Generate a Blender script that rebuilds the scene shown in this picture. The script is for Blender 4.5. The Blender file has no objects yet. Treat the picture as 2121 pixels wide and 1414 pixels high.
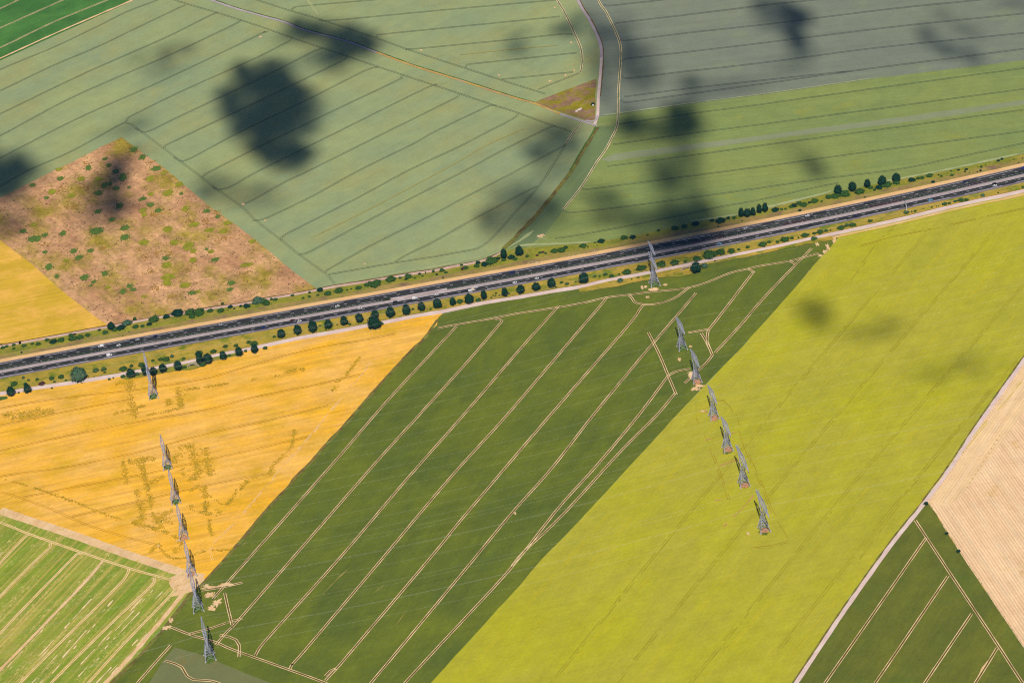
import bpy, bmesh, math, random
from mathutils import Vector, Matrix, noise
from mathutils.geometry import tessellate_polygon
random.seed(7)
R_ = math.radians
S = bpy.context.scene
# ------------------------------------------------------------------ camera
TW, TH = 2121, 1414
FPX, DEP, ROLL, DIST = 5924.0, R_(36.4), R_(7.1), 2700.0
r0 = Vector((1, 0, 0)); u0 = Vector((0, math.sin(DEP), math.cos(DEP))); FW = Vector((0, math.cos(DEP), -math.sin(DEP)))
RT = r0 * math.cos(ROLL) - u0 * math.sin(ROLL); UP = r0 * math.sin(ROLL) + u0 * math.cos(ROLL)
CAM = -FW * DIST
cd = bpy.data.cameras.new('camera'); cam = bpy.data.objects.new('camera', cd); S.collection.objects.link(cam)
cam.matrix_world = Matrix(((RT.x, UP.x, -FW.x, CAM.x), (RT.y, UP.y, -FW.y, CAM.y), (RT.z, UP.z, -FW.z, CAM.z), (0, 0, 0, 1)))
cd.sensor_width = 36; cd.lens = 36 * FPX / TW; cd.clip_start = 10; cd.clip_end = 120000
S.camera = cam
# ------------------------------------------------------------------ light
SUN_EL, SUN_AZ = 54.0, -90.5          # azimuth of the sun seen from above, degrees from +X
w = bpy.data.worlds.new('World'); S.world = w; w.use_nodes = True
sk = w.node_tree.nodes.new('ShaderNodeTexSky'); sk.sky_type = 'NISHITA'; sk.sun_disc = False
sk.sun_elevation = R_(SUN_EL); sk.sun_rotation = R_(90 - SUN_AZ); sk.altitude = 200; sk.ozone_density = 3.0; sk.dust_density = .4
bg = w.node_tree.nodes['Background']; bg.inputs[1].default_value = 0.05
w.node_tree.links.new(sk.outputs[0], bg.inputs[0])
sl = bpy.data.lights.new('sun', 'SUN'); sl.energy = 4.6; sl.angle = R_(0.55); sl.color = (1.0, 0.955, 0.88)
so = bpy.data.objects.new('sun', sl); S.collection.objects.link(so)
TOSUN = Vector((math.cos(R_(SUN_EL)) * math.cos(R_(SUN_AZ)), math.cos(R_(SUN_EL)) * math.sin(R_(SUN_AZ)), math.sin(R_(SUN_EL))))
so.rotation_mode = 'QUATERNION'; so.rotation_quaternion = TOSUN.to_track_quat('Z', 'Y'); so.location = (0, 0, 3000)
S.view_settings.view_transform = 'Standard'; S.view_settings.look = 'None'
S.view_settings.gamma = 1; S.view_settings.exposure = 0.0
cy = S.cycles
cy.transparent_max_bounces = 96; cy.volume_bounces = 0; cy.max_bounces = 4; cy.diffuse_bounces = 2
cy.glossy_bounces = 2; cy.use_denoising = False; cy.filter_width = 1.15; cy.caustics_reflective = False; cy.caustics_refractive = False

# ------------------------------------------------------------------ helpers
def P(x, y, z=0.0):
    v = FW * FPX + RT * (x - TW / 2) + UP * (TH / 2 - y)
    t = (z - CAM.z) / v.z
    p = CAM + v * t
    return Vector((p.x, p.y, z))
def G(pts, ox=0, oy=0, s=1.0):
    return [P(ox + a / s, oy + b / s).xy for a, b in pts]
def lin(c):
    return tuple(((v / 255) / 12.92 if v / 255 <= .04045 else ((v / 255 + .055) / 1.055) ** 2.4) for v in c)
LIT = 1.28     # sunlit radiance of a white horizontal sheet: picture colour / LIT = base colour
def alb(c):
    return tuple(min(v / LIT, .85) for v in lin(c))
def tag(o, label=None, cat=None, group=None, kind=None):
    if label: o['label'] = label
    if cat: o['category'] = cat
    if group: o['group'] = group
    if kind: o['kind'] = kind
    return o
def link(name, me, mat=None, parent=None):
    o = bpy.data.objects.new(name, me); S.collection.objects.link(o)
    if mat and not me.materials: me.materials.append(mat)
    if parent: o.parent = parent
    return o
def empty(name, loc, rz=0):
    o = bpy.data.objects.new(name, None); S.collection.objects.link(o); o.location = loc; o.rotation_euler = (0, 0, rz)
    o.empty_display_size = .5
    return o
def mesh(name, vs, fs):
    m = bpy.data.meshes.new(name); m.from_pydata(vs, [], fs); m.update(); return m
def copy_tree(o, parent=None):
    c = o.copy(); S.collection.objects.link(c); c.parent = parent
    for ch in o.children: copy_tree(ch, c)
    return c
def ang(p, q):
    a, b = P(*p), P(*q); return math.atan2(b.y - a.y, b.x - a.x)
ONES = ['', 'first', 'second', 'third', 'fourth', 'fifth', 'sixth', 'seventh', 'eighth', 'ninth', 'tenth', 'eleventh', 'twelfth', 'thirteenth',
        'fourteenth', 'fifteenth', 'sixteenth', 'seventeenth', 'eighteenth', 'nineteenth']
def ordn(n):
    if n >= 100: return 'one hundred' + ('th' if n == 100 else ' and ' + ordn(n - 100))
    if n < 20: return ONES[n]
    t = ['twent', 'thirt', 'fort', 'fift', 'sixt', 'sevent', 'eight', 'ninet'][n // 10 - 2]
    return t + 'ieth' if n % 10 == 0 else t + 'y-' + ONES[n % 10]

# ------------------------------------------------------------------ materials
class N:
    def __init__(s, name):
        s.m = bpy.data.materials.new(name); s.m.use_nodes = True; s.t = s.m.node_tree; s.b = s.t.nodes['Principled BSDF']
        s.b.inputs['Roughness'].default_value = .9; s.b.inputs['Specular IOR Level'].default_value = .15
    def n(s, ty, **k):
        o = s.t.nodes.new(ty)
        for a, b in k.items(): setattr(o, a, b)
        return o
    def l(s, a, b): s.t.links.new(a, b)
    def pos(s, angle=0, sx=1, sy=1, sz=1):
        g = s.n('ShaderNodeNewGeometry')
        r = s.n('ShaderNodeVectorRotate', rotation_type='Z_AXIS'); r.inputs['Angle'].default_value = -angle
        s.l(g.outputs['Position'], r.inputs['Vector'])
        m = s.n('ShaderNodeVectorMath', operation='MULTIPLY'); m.inputs[1].default_value = (sx, sy, sz)
        s.l(r.outputs[0], m.inputs[0]); return m.outputs[0]
    def noise(s, vec, scale=1, detail=3, rough=.55, lo=.3, hi=.7, dist=0):
        t = s.n('ShaderNodeTexNoise'); t.inputs['Scale'].default_value = scale; t.inputs['Detail'].default_value = detail
        t.inputs['Roughness'].default_value = rough; t.inputs['Distortion'].default_value = dist
        s.l(vec, t.inputs['Vector'])
        r = s.n('ShaderNodeMapRange'); r.inputs['From Min'].default_value = lo; r.inputs['From Max'].default_value = hi
        s.l(t.outputs['Fac'], r.inputs['Value']); return r.outputs[0]
    def mix(s, f, a, b, mode='MIX'):
        x = s.n('ShaderNodeMix', data_type='RGBA', blend_type=mode)
        for i, v in ((0, f), (6, a), (7, b)):
            if hasattr(v, 'links') or hasattr(v, 'is_linked'): s.l(v, x.inputs[i])
            else: x.inputs[i].default_value = v if i == 0 else (*v[:3], 1)
        return x.outputs[2]
    def mul(s, a, k):
        x = s.n('ShaderNodeMath', operation='MULTIPLY'); s.l(a, x.inputs[0])
        if hasattr(k, 'is_linked'): s.l(k, x.inputs[1])
        else: x.inputs[1].default_value = k
        return x.outputs[0]
    def scale(s, col, fac, amp):
        """col * (1 - amp/2 + amp*fac)"""
        r = s.n('ShaderNodeMapRange'); r.inputs['To Min'].default_value = 1 - amp / 2; r.inputs['To Max'].default_value = 1 + amp / 2
        s.l(fac, r.inputs['Value'])
        x = s.n('ShaderNodeVectorMath', operation='SCALE')
        if hasattr(col, 'is_linked'): s.l(col, x.inputs[0])
        else: x.inputs[0].default_value = col[:3]
        s.l(r.outputs[0], x.inputs['Scale']); return x.outputs[0]
    def out(s, col):
        if hasattr(col, 'is_linked'): s.l(col, s.b.inputs['Base Color'])
        else: s.b.inputs['Base Color'].default_value = (*col[:3], 1)
        return s.m
def flat(name, c, rough=.8, var=.2, sc=.6, metal=0):
    k = N(name); k.b.inputs['Roughness'].default_value = rough; k.b.inputs['Metallic'].default_value = metal
    a = k.noise(k.pos(), sc, 4, .6)
    return k.out(k.scale(alb(c), a, var))
def field(name, c1, c2, a=0, big=90., streaks=(), fine=.18, fsc=.35, c3=None, c3t=(.58, .7), c3sc=.03, cell=0, flecks=None, rows=None, bands=None):
    """crop canopy: two tones in broad patches, streaks along the drilling rows, fine plant texture"""
    k = N(name)
    col = k.mix(k.noise(k.pos(a, 1 / big, 1.6 / big), 1, 4, .6, .35, .65, .4), alb(c1), alb(c2))
    if c3: col = k.mix(k.noise(k.pos(a, 1, 1.4), c3sc, 5, .65, *c3t), col, alb(c3))
    for (sa, lx, ly, amp, lo, hi) in streaks:
        col = k.scale(col, k.noise(k.pos(sa, 1 / lx, 1 / ly), 1, 3, .6, lo, hi), amp)
    if rows:
        ra, per, amp = rows
        wv = k.n('ShaderNodeTexWave', wave_type='BANDS', bands_direction='Y'); wv.inputs['Scale'].default_value = .314 / per * 1.0
        wv.inputs['Distortion'].default_value = .6; wv.inputs['Detail'].default_value = 1
        k.l(k.pos(ra), wv.inputs['Vector']); col = k.scale(col, wv.outputs['Fac'], amp)
    if bands:
        for ba, lx, ly, bc, lo, hi, am in bands:
            col = k.mix(k.mul(k.noise(k.pos(ba, 1 / lx, 1 / ly), 1, 3, .6, lo, hi), am), col, alb(bc))
    if flecks:
        fa, fc, lo, hi = flecks
        m1 = k.noise(k.pos(fa, .25, 1.1), 1, 2, .7, lo, hi)
        m2 = k.noise(k.pos(fa, 1 / 120, 1 / 9), 1, 3, .6, .44, .58)
        col = k.mix(k.mul(m1, m2), col, alb(fc))
    col = k.scale(col, k.noise(k.pos(), fsc, 5, .75, .25, .75), fine)
    col = k.scale(col, k.noise(k.pos(), 1 / 17, 4, .6, .3, .7), fine * .6)
    return k.out(col)

# ------------------------------------------------------------------ ground sheets
ZL = [0.0]
def zn():
    ZL[0] += .01; return ZL[0]
def jitter(poly, step=9, amp=.35):
    out = []
    for i, a in enumerate(poly):
        b = poly[(i + 1) % len(poly)]; L = (b - a).length; n = max(1, min(240, int(L / step)))
        nr = Vector((-(b - a).y, (b - a).x)).normalized() if L > 0 else Vector((0, 0))
        for j in range(n):
            p = a.lerp(b, j / n)
            if j: p = p + nr * amp * (noise.noise(Vector((p.x / 14, p.y / 14, 0))) * 2 + random.uniform(-.6, .6))
            out.append(p)
    return out
def sheet(name, poly, mat, z=None, amp=.3, label=None, kind='structure'):
    z = zn() if z is None else z
    pts = jitter(poly, 9, amp) if amp else poly
    tr = tessellate_polygon([[Vector((p.x, p.y, 0)) for p in pts]])
    vs = [(p.x, p.y, z) for p in pts]; fs = []
    for t in tr:
        a, b, c = (Vector(vs[i]) for i in t)
        fs.append(t if (b - a).cross(c - a).z > 0 else (t[0], t[2], t[1]))
    o = link(name, mesh(name, vs, fs), mat); tag(o, label, None, None, kind); return o
def smooth(pts, step=5.0):
    """Catmull-Rom through ground points, resampled"""
    if len(pts) < 3:
        a, b = pts[0], pts[-1]; n = max(1, int((b - a).length / step)); return [a.lerp(b, i / n) for i in range(n + 1)]
    q = [pts[0] * 2 - pts[1]] + list(pts) + [pts[-1] * 2 - pts[-2]]; out = []
    for i in range(1, len(q) - 2):
        p0, p1, p2, p3 = q[i - 1], q[i], q[i + 1], q[i + 2]; n = max(1, int((p2 - p1).length / step))
        for j in range(n):
            t = j / n
            out.append(.5 * ((2 * p1) + (p2 - p0) * t + (2 * p0 - 5 * p1 + 4 * p2 - p3) * t * t + (3 * p1 - p0 - 3 * p2 + p3) * t ** 3))
    out.append(pts[-1]); return out
def normals(c):
    ns = []
    for i in range(len(c)):
        d = c[min(i + 1, len(c) - 1)] - c[max(i - 1, 0)]
        d = d.normalized() if d.length else Vector((1, 0)); ns.append(Vector((-d.y, d.x)))
    return ns
class Ribbon:
    """many strips of one surface in one sheet (the ruts of one field, the paint of one road)"""
    def __init__(s): s.v = []; s.f = []; s.k = 0
    def add(s, c, width, z, off=0.0, wob=.0, gap=0.0, sm=True, taper=False):
        s.k += 1; z += (s.k * 5 % 9) * .0018
        c = smooth(c, 4.0) if sm else c
        ns = normals(c); seed = random.uniform(0, 900); b = len(s.v); L = 0; on = []
        for i, (p, n) in enumerate(zip(c, ns)):
            if i: L += (p - c[i - 1]).length
            k = noise.noise(Vector((L / 11, seed, 0))); k2 = noise.noise(Vector((L / 23, seed + 50, 3)))
            ww = width * (1 + wob * k * 1.6)
            if taper: ww *= min(1, .25 + min(i, len(c) - 1 - i) / 3)
            m = p + n * (off + wob * .08 * k2)
            s.v += [(*(m - n * ww / 2), z), (*(m + n * ww / 2), z)]
            on.append(gap == 0 or k2 + noise.noise(Vector((L / 6, seed, 9))) * .5 > gap)
        for i in range(len(c) - 1):
            if on[i]: s.f.append((b + 2 * i, b + 2 * i + 2, b + 2 * i + 3, b + 2 * i + 1))
    def done(s, name, mat, label=None, kind='structure', cat=None):
        if not s.f: return None
        o = link(name, mesh(name, s.v, s.f), mat); tag(o, label, cat, None, kind); return o

# line directions (ground angles, radians)
A_F1 = ang((0, 189), (373, 16)); A_F5 = ang((1300, 163), (2120, 70)); A_DG = ang((530, 1357), (1158, 632))
A_YG = ang((893, 1414), (1730, 490)); A_Y = ang((0, 933), (530, 821)); A_LL = ang((0, 1312), (148, 1159)); A_D2 = ang((1709, 1414), (1918, 1114))
A_ST = ang((1954, 1038), (2121, 1286)); A_W = R_(9.1); A_TL = ang((0, 59), (133, 0)); A_FA = ang((251, 284), (655, 598))

M = {}
# base country: patchwork of far fields beyond the frame
k = N('farmland'); v = k.n('ShaderNodeTexVoronoi'); v.inputs['Scale'].default_value = 1; k.l(k.pos(R_(35), 1 / 420, 1 / 230), v.inputs['Vector'])
cr = k.n('ShaderNodeValToRGB'); k.l(v.outputs['Color'], cr.inputs[0]); cr.color_ramp.interpolation = 'CONSTANT'
cols = [(150, 165, 112), (110, 120, 45), (190, 180, 50), (232, 185, 80), (140, 155, 75), (225, 185, 140)]
cr.color_ramp.elements[0].color = (*alb(cols[0]), 1); cr.color_ramp.elements[1].position = .85; cr.color_ramp.elements[1].color = (*alb(cols[-1]), 1)
for i in range(1, 5): e = cr.color_ramp.elements.new(.22 + i * .12); e.color = (*alb(cols[i]), 1)
M['land'] = k.out(k.scale(cr.outputs[0], k.noise(k.pos(), 1 / 30, 5, .6), .25))
M['wheat'] = field('blue_green_wheat', (163, 172, 114), (148, 162, 118), A_F1, 130, [(A_F1, 160, 9, .07, .3, .7), (A_F1, 14, 2, .07, .3, .7)], .2, c3=(166, 166, 106), c3sc=.012, c3t=(.48, .7))
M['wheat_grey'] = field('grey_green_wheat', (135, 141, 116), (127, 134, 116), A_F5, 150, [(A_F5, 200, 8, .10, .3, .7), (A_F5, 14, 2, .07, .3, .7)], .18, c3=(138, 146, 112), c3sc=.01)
M['green_ne'] = field('yellow_green_barley', (146, 156, 82), (134, 150, 84), A_F5, 110, [(A_F5, 160, 5, .12, .3, .7), (A_F5, 14, 2, .1, .3, .7)], .24, c3=(150, 155, 72), c3sc=.02)
M['pale_stripe'] = field('pale_barley', (150, 156, 118), (142, 150, 108), A_F5, 60, [(A_F5, 100, 4, .10, .3, .7)], .12)
M['green_nw'] = field('beet', (86, 136, 58), (68, 116, 48), A_TL, 60, [(A_TL, 80, 3, .2, .3, .7)], .35, .5, flecks=(A_TL, (200, 205, 130), .66, .8))
M['fallow'] = field('fallow_ground', (226, 174, 122), (194, 142, 98), A_FA, 60, [(A_FA, 60, 5, .2, .3, .7)], .8, .22, c3=(168, 144, 48), c3t=(.46, .64), c3sc=.02)
M['yellow'] = field('ripe_barley', (254, 188, 42), (254, 194, 92), A_Y, 70, [(A_Y, 130, 4.5, .22, .3, .7), (A_W, 60, 1.6, .12, .3, .7), (A_Y, 40, 7, .12, .35, .65)], .26, .3, c3=(226, 176, 26), c3sc=.02, c3t=(.5, .72))
M['yellow_nw'] = field('yellow_barley', (230, 184, 54), (212, 172, 40), A_Y, 60, [(A_Y, 90, 3, .2, .3, .7)], .14, c3=(252, 192, 86), c3sc=.03, c3t=(.45, .65))
M['dark'] = field('dark_green_crop', (114, 123, 32), (96, 109, 36), A_DG, 80, [(A_W, 140, 5, .12, .3, .7), (A_DG, 100, 9, .12, .3, .7), (A_DG, 12, 1.6, .12, .3, .7)], .26, c3=(118, 128, 28), c3sc=.02, c3t=(.55, .75))
M['dark_se'] = field('dark_green_beans', (116, 119, 36), (102, 109, 36), A_D2, 60, [(A_D2, 80, 6, .12, .3, .7), (A_D2, 12, 1.6, .12, .3, .7)], .3, c3=(100, 116, 36), c3sc=.02)
M['ygreen'] = field('yellow_green_crop', (190, 180, 52), (180, 174, 48), A_YG, 120, [(A_YG, 180, 12, .10, .3, .7), (A_W, 120, 3.5, .08, .3, .7), (A_YG, 14, 1.8, .08, .3, .7)], .22, c3=(188, 183, 30), c3sc=.008, c3t=(.45, .65))
M['stubble'] = field('stubble', (252, 212, 164), (244, 200, 152), A_ST, 50, [(A_ST, 120, 4, .16, .3, .7)], .22, c3=(226, 182, 120), c3sc=.03, rows=(A_ST, 2.6, .26))
M['stubble_head'] = field('stubble_headland', (250, 212, 158), (244, 202, 150), A_D2, 40, [(A_D2, 120, 3, .2, .3, .7)], .2, rows=(A_D2, 2.6, .12))
M['ll'] = field('patchy_green_crop', (132, 154, 38), (150, 162, 52), A_LL, 60, [(A_LL, 120, 6, .22, .3, .7)], .3, .4, c3=(172, 168, 70), c3sc=.016, c3t=(.55, .7), bands=[(A_LL, 300, 3.2, (214, 184, 96), .52, .64, .7), (A_LL, 260, 9, (186, 174, 76), .5, .66, .5)], flecks=(A_LL, (240, 216, 140), .57, .68))
M['greyfield'] = field('grey_green_flax', (126, 128, 78), (118, 122, 76), A_DG, 60, [(A_DG, 60, 8, .10, .3, .7)], .14, c3=(130, 122, 70), c3sc=.03)
M['grass'] = field('verge_grass', (196, 162, 62), (170, 150, 50), R_(6), 26, [(R_(6), 30, 2.5, .25, .3, .7)], .35, .4, c3=(120, 132, 24), c3t=(.5, .62), c3sc=.05)
M['grass_brown'] = field('dry_grass', (170, 140, 78), (158, 146, 62), R_(6), 26, [(R_(6), 30, 2.5, .25, .3, .7)], .35, .4, c3=(142, 112, 84), c3t=(.48, .66), c3sc=.05)
M['grass_green'] = field('green_verge', (156, 150, 42), (124, 130, 36), R_(6), 26, [(R_(6), 30, 2.5, .25, .3, .7)], .4, .45, c3=(164, 146, 60), c3t=(.5, .62), c3sc=.06)
M['straw'] = field('bare_gravel', (244, 200, 140), (238, 186, 124), R_(9), 18, [(R_(9), 20, 1.2, .12, .3, .7)], .2, .5)
M['track'] = field('chalk_track', (240, 214, 202), (228, 196, 184), R_(9), 16, [(R_(9), 40, .8, .12, .3, .7)], .16, .5)
M['track_grey'] = field('grey_track', (196, 178, 178), (182, 164, 168), R_(9), 16, [(R_(9), 40, .8, .16, .3, .7)], .16, .5)
M['track_brown'] = field('earth_track', (226, 190, 172), (204, 164, 144), R_(9), 16, [(R_(9), 40, .8, .16, .3, .7)], .2, .5)
M['asphalt'] = field('asphalt', (62, 61, 57), (54, 53, 51), R_(9), 40, [(R_(9.5), 60, .7, .14, .3, .7)], .1, .8)
M['shoulder'] = field('shoulder_asphalt', (140, 128, 136), (124, 114, 122), R_(9), 30, [(R_(9.5), 40, .5, .1, .3, .7)], .1, .8)
M['concrete'] = field('median_concrete', (198, 176, 168), (180, 160, 154), R_(9), 30, [(R_(9.5), 40, .5, .16, .3, .7)], .12, .8)
M['median_dark'] = field('median_soil', (66, 64, 48), (80, 76, 50), R_(9), 12, [], .3, .8)
M['paint'] = flat('road_paint', (236, 228, 232), .6, .15)
M['rut_pale'] = flat('chalky_rut', (252, 220, 166), .9, .35, .3)
M['rut_brown'] = flat('earth_between_ruts', (116, 92, 38), .9, .25, .3)
M['rut_dark'] = flat('dark_green_rut', (104, 116, 84), .95, .2, .3)  # plain darker green of the wheel lines
M['rut_grey'] = flat('grey_rut', (98, 102, 92), .95, .2, .3)
M['rut_olive'] = flat('olive_tramline', (174, 164, 36), .95, .3, .1)
M['rut_ochre'] = flat('ochre_tramline', (176, 148, 22), .95, .3, .2)
M['strip_brown'] = field('brown_grass_strip', (136, 114, 54), (104, 90, 44), A_YG, 10, [(A_YG, 12, 1, .4, .3, .7)], .5, .6, c3=(130, 132, 52), c3sc=.12, c3t=(.45, .6))
M['pale_earth'] = field('pale_bare_earth', (246, 208, 158), (236, 190, 136), A_LL, 12, [(A_LL, 16, 1.2, .14, .3, .7)], .3, .6, c3=(206, 180, 80), c3sc=.12, c3t=(.55, .75))
M['pink_earth'] = flat('pinkish_earth', (206, 146, 98), .95, .5, .5)
M['weed'] = flat('dark_weeds', (92, 118, 34), .95, .5, .25)
M['weed_yellow'] = flat('lodged_crop', (212, 166, 34), .95, .4, .12); M['weed_soft'] = flat('green_lodged_crop', (118, 122, 34), .95, .5, .3)
M['lush'] = flat('lush_weeds', (84, 112, 42), .95, .6, .35); M['fallow_weed'] = flat('low_green_weeds', (96, 122, 44), .95, .6, .35)
M['olive_weed'] = flat('olive_weeds', (150, 146, 34), .95, .5, .2)
M['rust_weed'] = flat('rusty_dock', (172, 130, 48), .95, .5, .2)
M['pale_crop'] = flat('thin_crop', (172, 178, 122), .95, .25, .1)
M['gold_streak'] = flat('mustard_streak', (168, 162, 92), .95, .2, .1)

# ------------------------------------------------------------------ fields
gm = bpy.data.meshes.new('ground'); gv = []; gf = []
NX = 24; ext = 14000
for j in range(NX + 1):
    for i in range(NX + 1): gv.append((-ext + 2 * ext * i / NX, -ext + 2 * ext * j / NX, 0))
for j in range(NX):
    for i in range(NX): a = j * (NX + 1) + i; gf.append((a, a + 1, a + NX + 2, a + NX + 1))
gm.from_pydata(gv, [], gf); tag(link('ground', gm, M['land']), 'patchwork farmland plain', None, None, 'structure')

# ditch / diagonal lane / boundaries shared by several fields (photo pixels)
DIAG = [(150, -110), (436, 0), (530, 30), (588, 46), (630, 62.6), (718, 86), (780, 109), (855, 136.5), (956, 168), (1060, 201.5), (1108, 215), (1160, 236.6), (1210, 253), (1237, 261)]
DITCH = [(1237, 264), (1223, 287.6), (1203, 320), (1183, 355), (1158, 388), (1133, 420), (1108, 450), (1085, 473), (1060, 500), (1043, 515)]
NTRK = [(-420, 790), (0, 716), (40, 709), (79, 702), (139, 691), (198, 680), (244, 672), (307, 660), (440, 637), (499, 629), (546, 619), (598, 610.5), (651, 600.5), (697, 591.5), (756, 582.5), (820, 571.5),
        (859, 565), (899, 559), (938, 551), (978, 544), (1008, 536), (1035, 524.5), (1043, 517)]
NEDGE = [(1043, 516), (1088, 514), (1125, 512), (1225, 504), (1330, 486), (1430, 463), (1540, 446), (1592, 432), (1708, 404), (1820, 381), (1960, 355), (2121, 320), (2500, 236)]
STRK = [(-420, 890), (0, 815.5), (166, 790), (261, 774), (404, 747.5), (440, 738), (519, 722.4), (618, 700.6), (697, 686.7), (758, 674.9), (820, 663), (859, 655), (919, 645), (998, 628.3), (1077, 615.4),
        (1156, 601.6), (1200, 594.6), (1259, 581), (1358, 562.4), (1457, 541.6), (1580, 517), (1639, 504), (1718, 486.5), (1797, 469.5), (1877, 451.5), (1960, 431), (2040, 413), (2121, 395.6), (2500, 300)]
BORD = [(906, 660), (905.7, 672.5), (855.6, 722.6), (815.6, 765.2), (765.5, 820.3), (720.4, 872.9), (675.4, 920.4), (645.3, 955.5), (607.8, 993), (599.8, 1005), (548.5, 1059.6), (487.4, 1133.4), (420, 1207)]
BANDL = [(420, 1196), (370, 1182.8), (264.5, 1148), (158.7, 1110), (47.6, 1073), (0, 1057), (-420, 905)]
RB = [(1740, 486), (1730, 499.3), (1719.8, 512.7), (1693, 540.9), (1648.5, 594.3), (1589, 661), (1532.7, 723.5), (1500, 756), (1400.7, 860), (1350.6, 915), (1288, 982.7), (1200.4, 1077.8), (1120, 1160), (1075, 1214), (1060, 1229.8), (892, 1414), (640, 1690)]
RTRK = [(1420, 1750), (1647, 1414), (1732.7, 1285.5), (1791, 1201.8), (1849, 1121.8), (1912.7, 1041.8), (1969, 965.5), (2013, 898), (2064, 824.5), (2121, 744), (2400, 350)]
STB = [(1916, 1044), (1922, 1041.5), (1938, 1062), (1961.8, 1102.5), (1995.8, 1155), (2026, 1200), (2121, 1341.8), (2330, 1650)]
def up(pts, dy): return [(a, b + dy) for a, b in pts]

sheet('field', G([(-900, 760), (-420, 400), (-60, 150), (275, 0), (480, -95), (150, -110)][1:5] + DIAG[1:] + DITCH + up(NTRK[::-1], 3)), M['wheat'], label='wide blue-green wheat field with dark parallel tramlines and cloud shadows, upper left')
sheet('field', G([(-420, 315), (0, 126), (275, 2), (560, -130), (100, -300), (-420, -100)]), M['green_nw'], label='deep green beet field in the top left corner')
sheet('field', G(DIAG[1:] + [(1243, 150), (1244, 95), (1235, 70), (1220, 40), (1196, 0), (1160, -110), (400, -110)]), M['wheat'], label='blue-green wheat field between the diagonal lane and the grey farm road')
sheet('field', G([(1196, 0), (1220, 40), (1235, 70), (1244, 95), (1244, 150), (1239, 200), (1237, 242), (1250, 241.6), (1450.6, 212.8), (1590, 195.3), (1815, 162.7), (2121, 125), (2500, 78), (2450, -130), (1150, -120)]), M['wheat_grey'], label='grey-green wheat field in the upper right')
sheet('field', G([(1237, 241)] + DITCH[1:] + up(NEDGE, 3) + [(2500, 76), (2121, 125), (1815, 162.7), (1590, 195.3), (1450.6, 212.8), (1250, 241.6)]), M['green_ne'], label='yellow-green barley field north of the motorway on the right')
sheet('field', G([(1245, 331), (1275, 318), (1440, 298), (1590, 279), (1700, 264), (1840, 246), (2000, 224), (2121, 207), (2500, 150), (2500, 160), (2121, 217), (1960, 242), (1840, 258), (1700, 275), (1590, 289), (1440, 310), (1260, 334)]), M['pale_stripe'], label='pale stripe running along the barley field')
# darker headland beside the ditch
sheet('field', G([(1240, 262), (1276, 262), (1268, 285), (1253, 313), (1228, 352), (1204, 389), (1167, 436), (1128, 486), (1090, 513), (1046, 513), (1064, 500), (1089, 473), (1112, 450), (1137, 420), (1162, 388), (1187, 355), (1207, 320), (1227, 288)]),
      field('headland_barley', (116, 134, 88), (122, 138, 84), R_(60), 30, [(R_(55), 60, 4, .14, .3, .7)], .14), label='darker headland strip beside the ditch')
sheet('field', G([(-420, 640), (0, 409.4), (251.6, 284.2), (345.5, 352.6), (425.6, 420), (530, 497.8), (555, 517.8), (607.8, 562.9), (655.4, 598), (656, 606)] + up(NTRK[0:12][::-1], 4)), M['fallow'], amp=.5, label='fallow field of bare pinkish soil with green weed patches')
sheet('field', G([(-420, 190), (-200, 345), (0, 497.8), (70, 550.4), (120, 595.4), (190, 650.5), (222, 672)] + up(NTRK[0:7][::-1], 4)), M['yellow_nw'], label='yellow barley wedge at the left edge north of the motorway')
sheet('field', G(up(STRK[:13], 2) + BORD + BANDL), M['yellow'], label='ripe golden barley field with tangled dark streaks')
sheet('field', G(up(STRK[12:23], 2) + RB + [(500, 1620), (300, 1520), (228, 1414), (283, 1362.7), (344, 1294), (396.7, 1225), (420, 1207)] + BORD[::-1][1:]), M['dark'], label='dark green field ruled with pale double tractor tracks')
sheet('field', G(up(STRK[22:], 2) + [(2400, 350)] + RTRK[::-1][1:] + [(1300, 1800), (640, 1690)] + RB[::-1][1:]), M['ygreen'], label='large bright yellow-green field on the right')
sheet('field', G(RTRK[0:6][::-1] + [(1425, 1760), (2330, 1750)] + STB[::-1]), M['dark_se'], label='dark green field in the lower right corner')
sheet('field', G(STB + [(2700, 1300), (2400, 350)] + RTRK[::-1][1:6]), M['stubble'], label='pale beige stubble field at the right edge')
sheet('field', G([(1925, 1040), (1981, 962), (2026, 897), (2076, 823), (2140, 730), (2230, 600), (2270, 620), (2121, 850), (2068, 925), (2005, 1010), (1990, 1030), (1960, 1048)]), M['stubble_head'], label='headland strip of the stubble field')
sheet('field', G([(420, 1200), (396, 1222), (344, 1290), (283, 1360), (228, 1412), (100, 1550), (-420, 1500)] + BANDL[::-1]), M['ll'], label='patchy bright green field with pale lines in the lower left')
sheet('field', G([(362, 1340), (423, 1357), (462.8, 1374.6), (530, 1402), (565, 1415), (700, 1480), (600, 1600), (250, 1500), (309, 1414), (341, 1362.7)]), M['greyfield'], label='small grey-green field at the bottom left')

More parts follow.
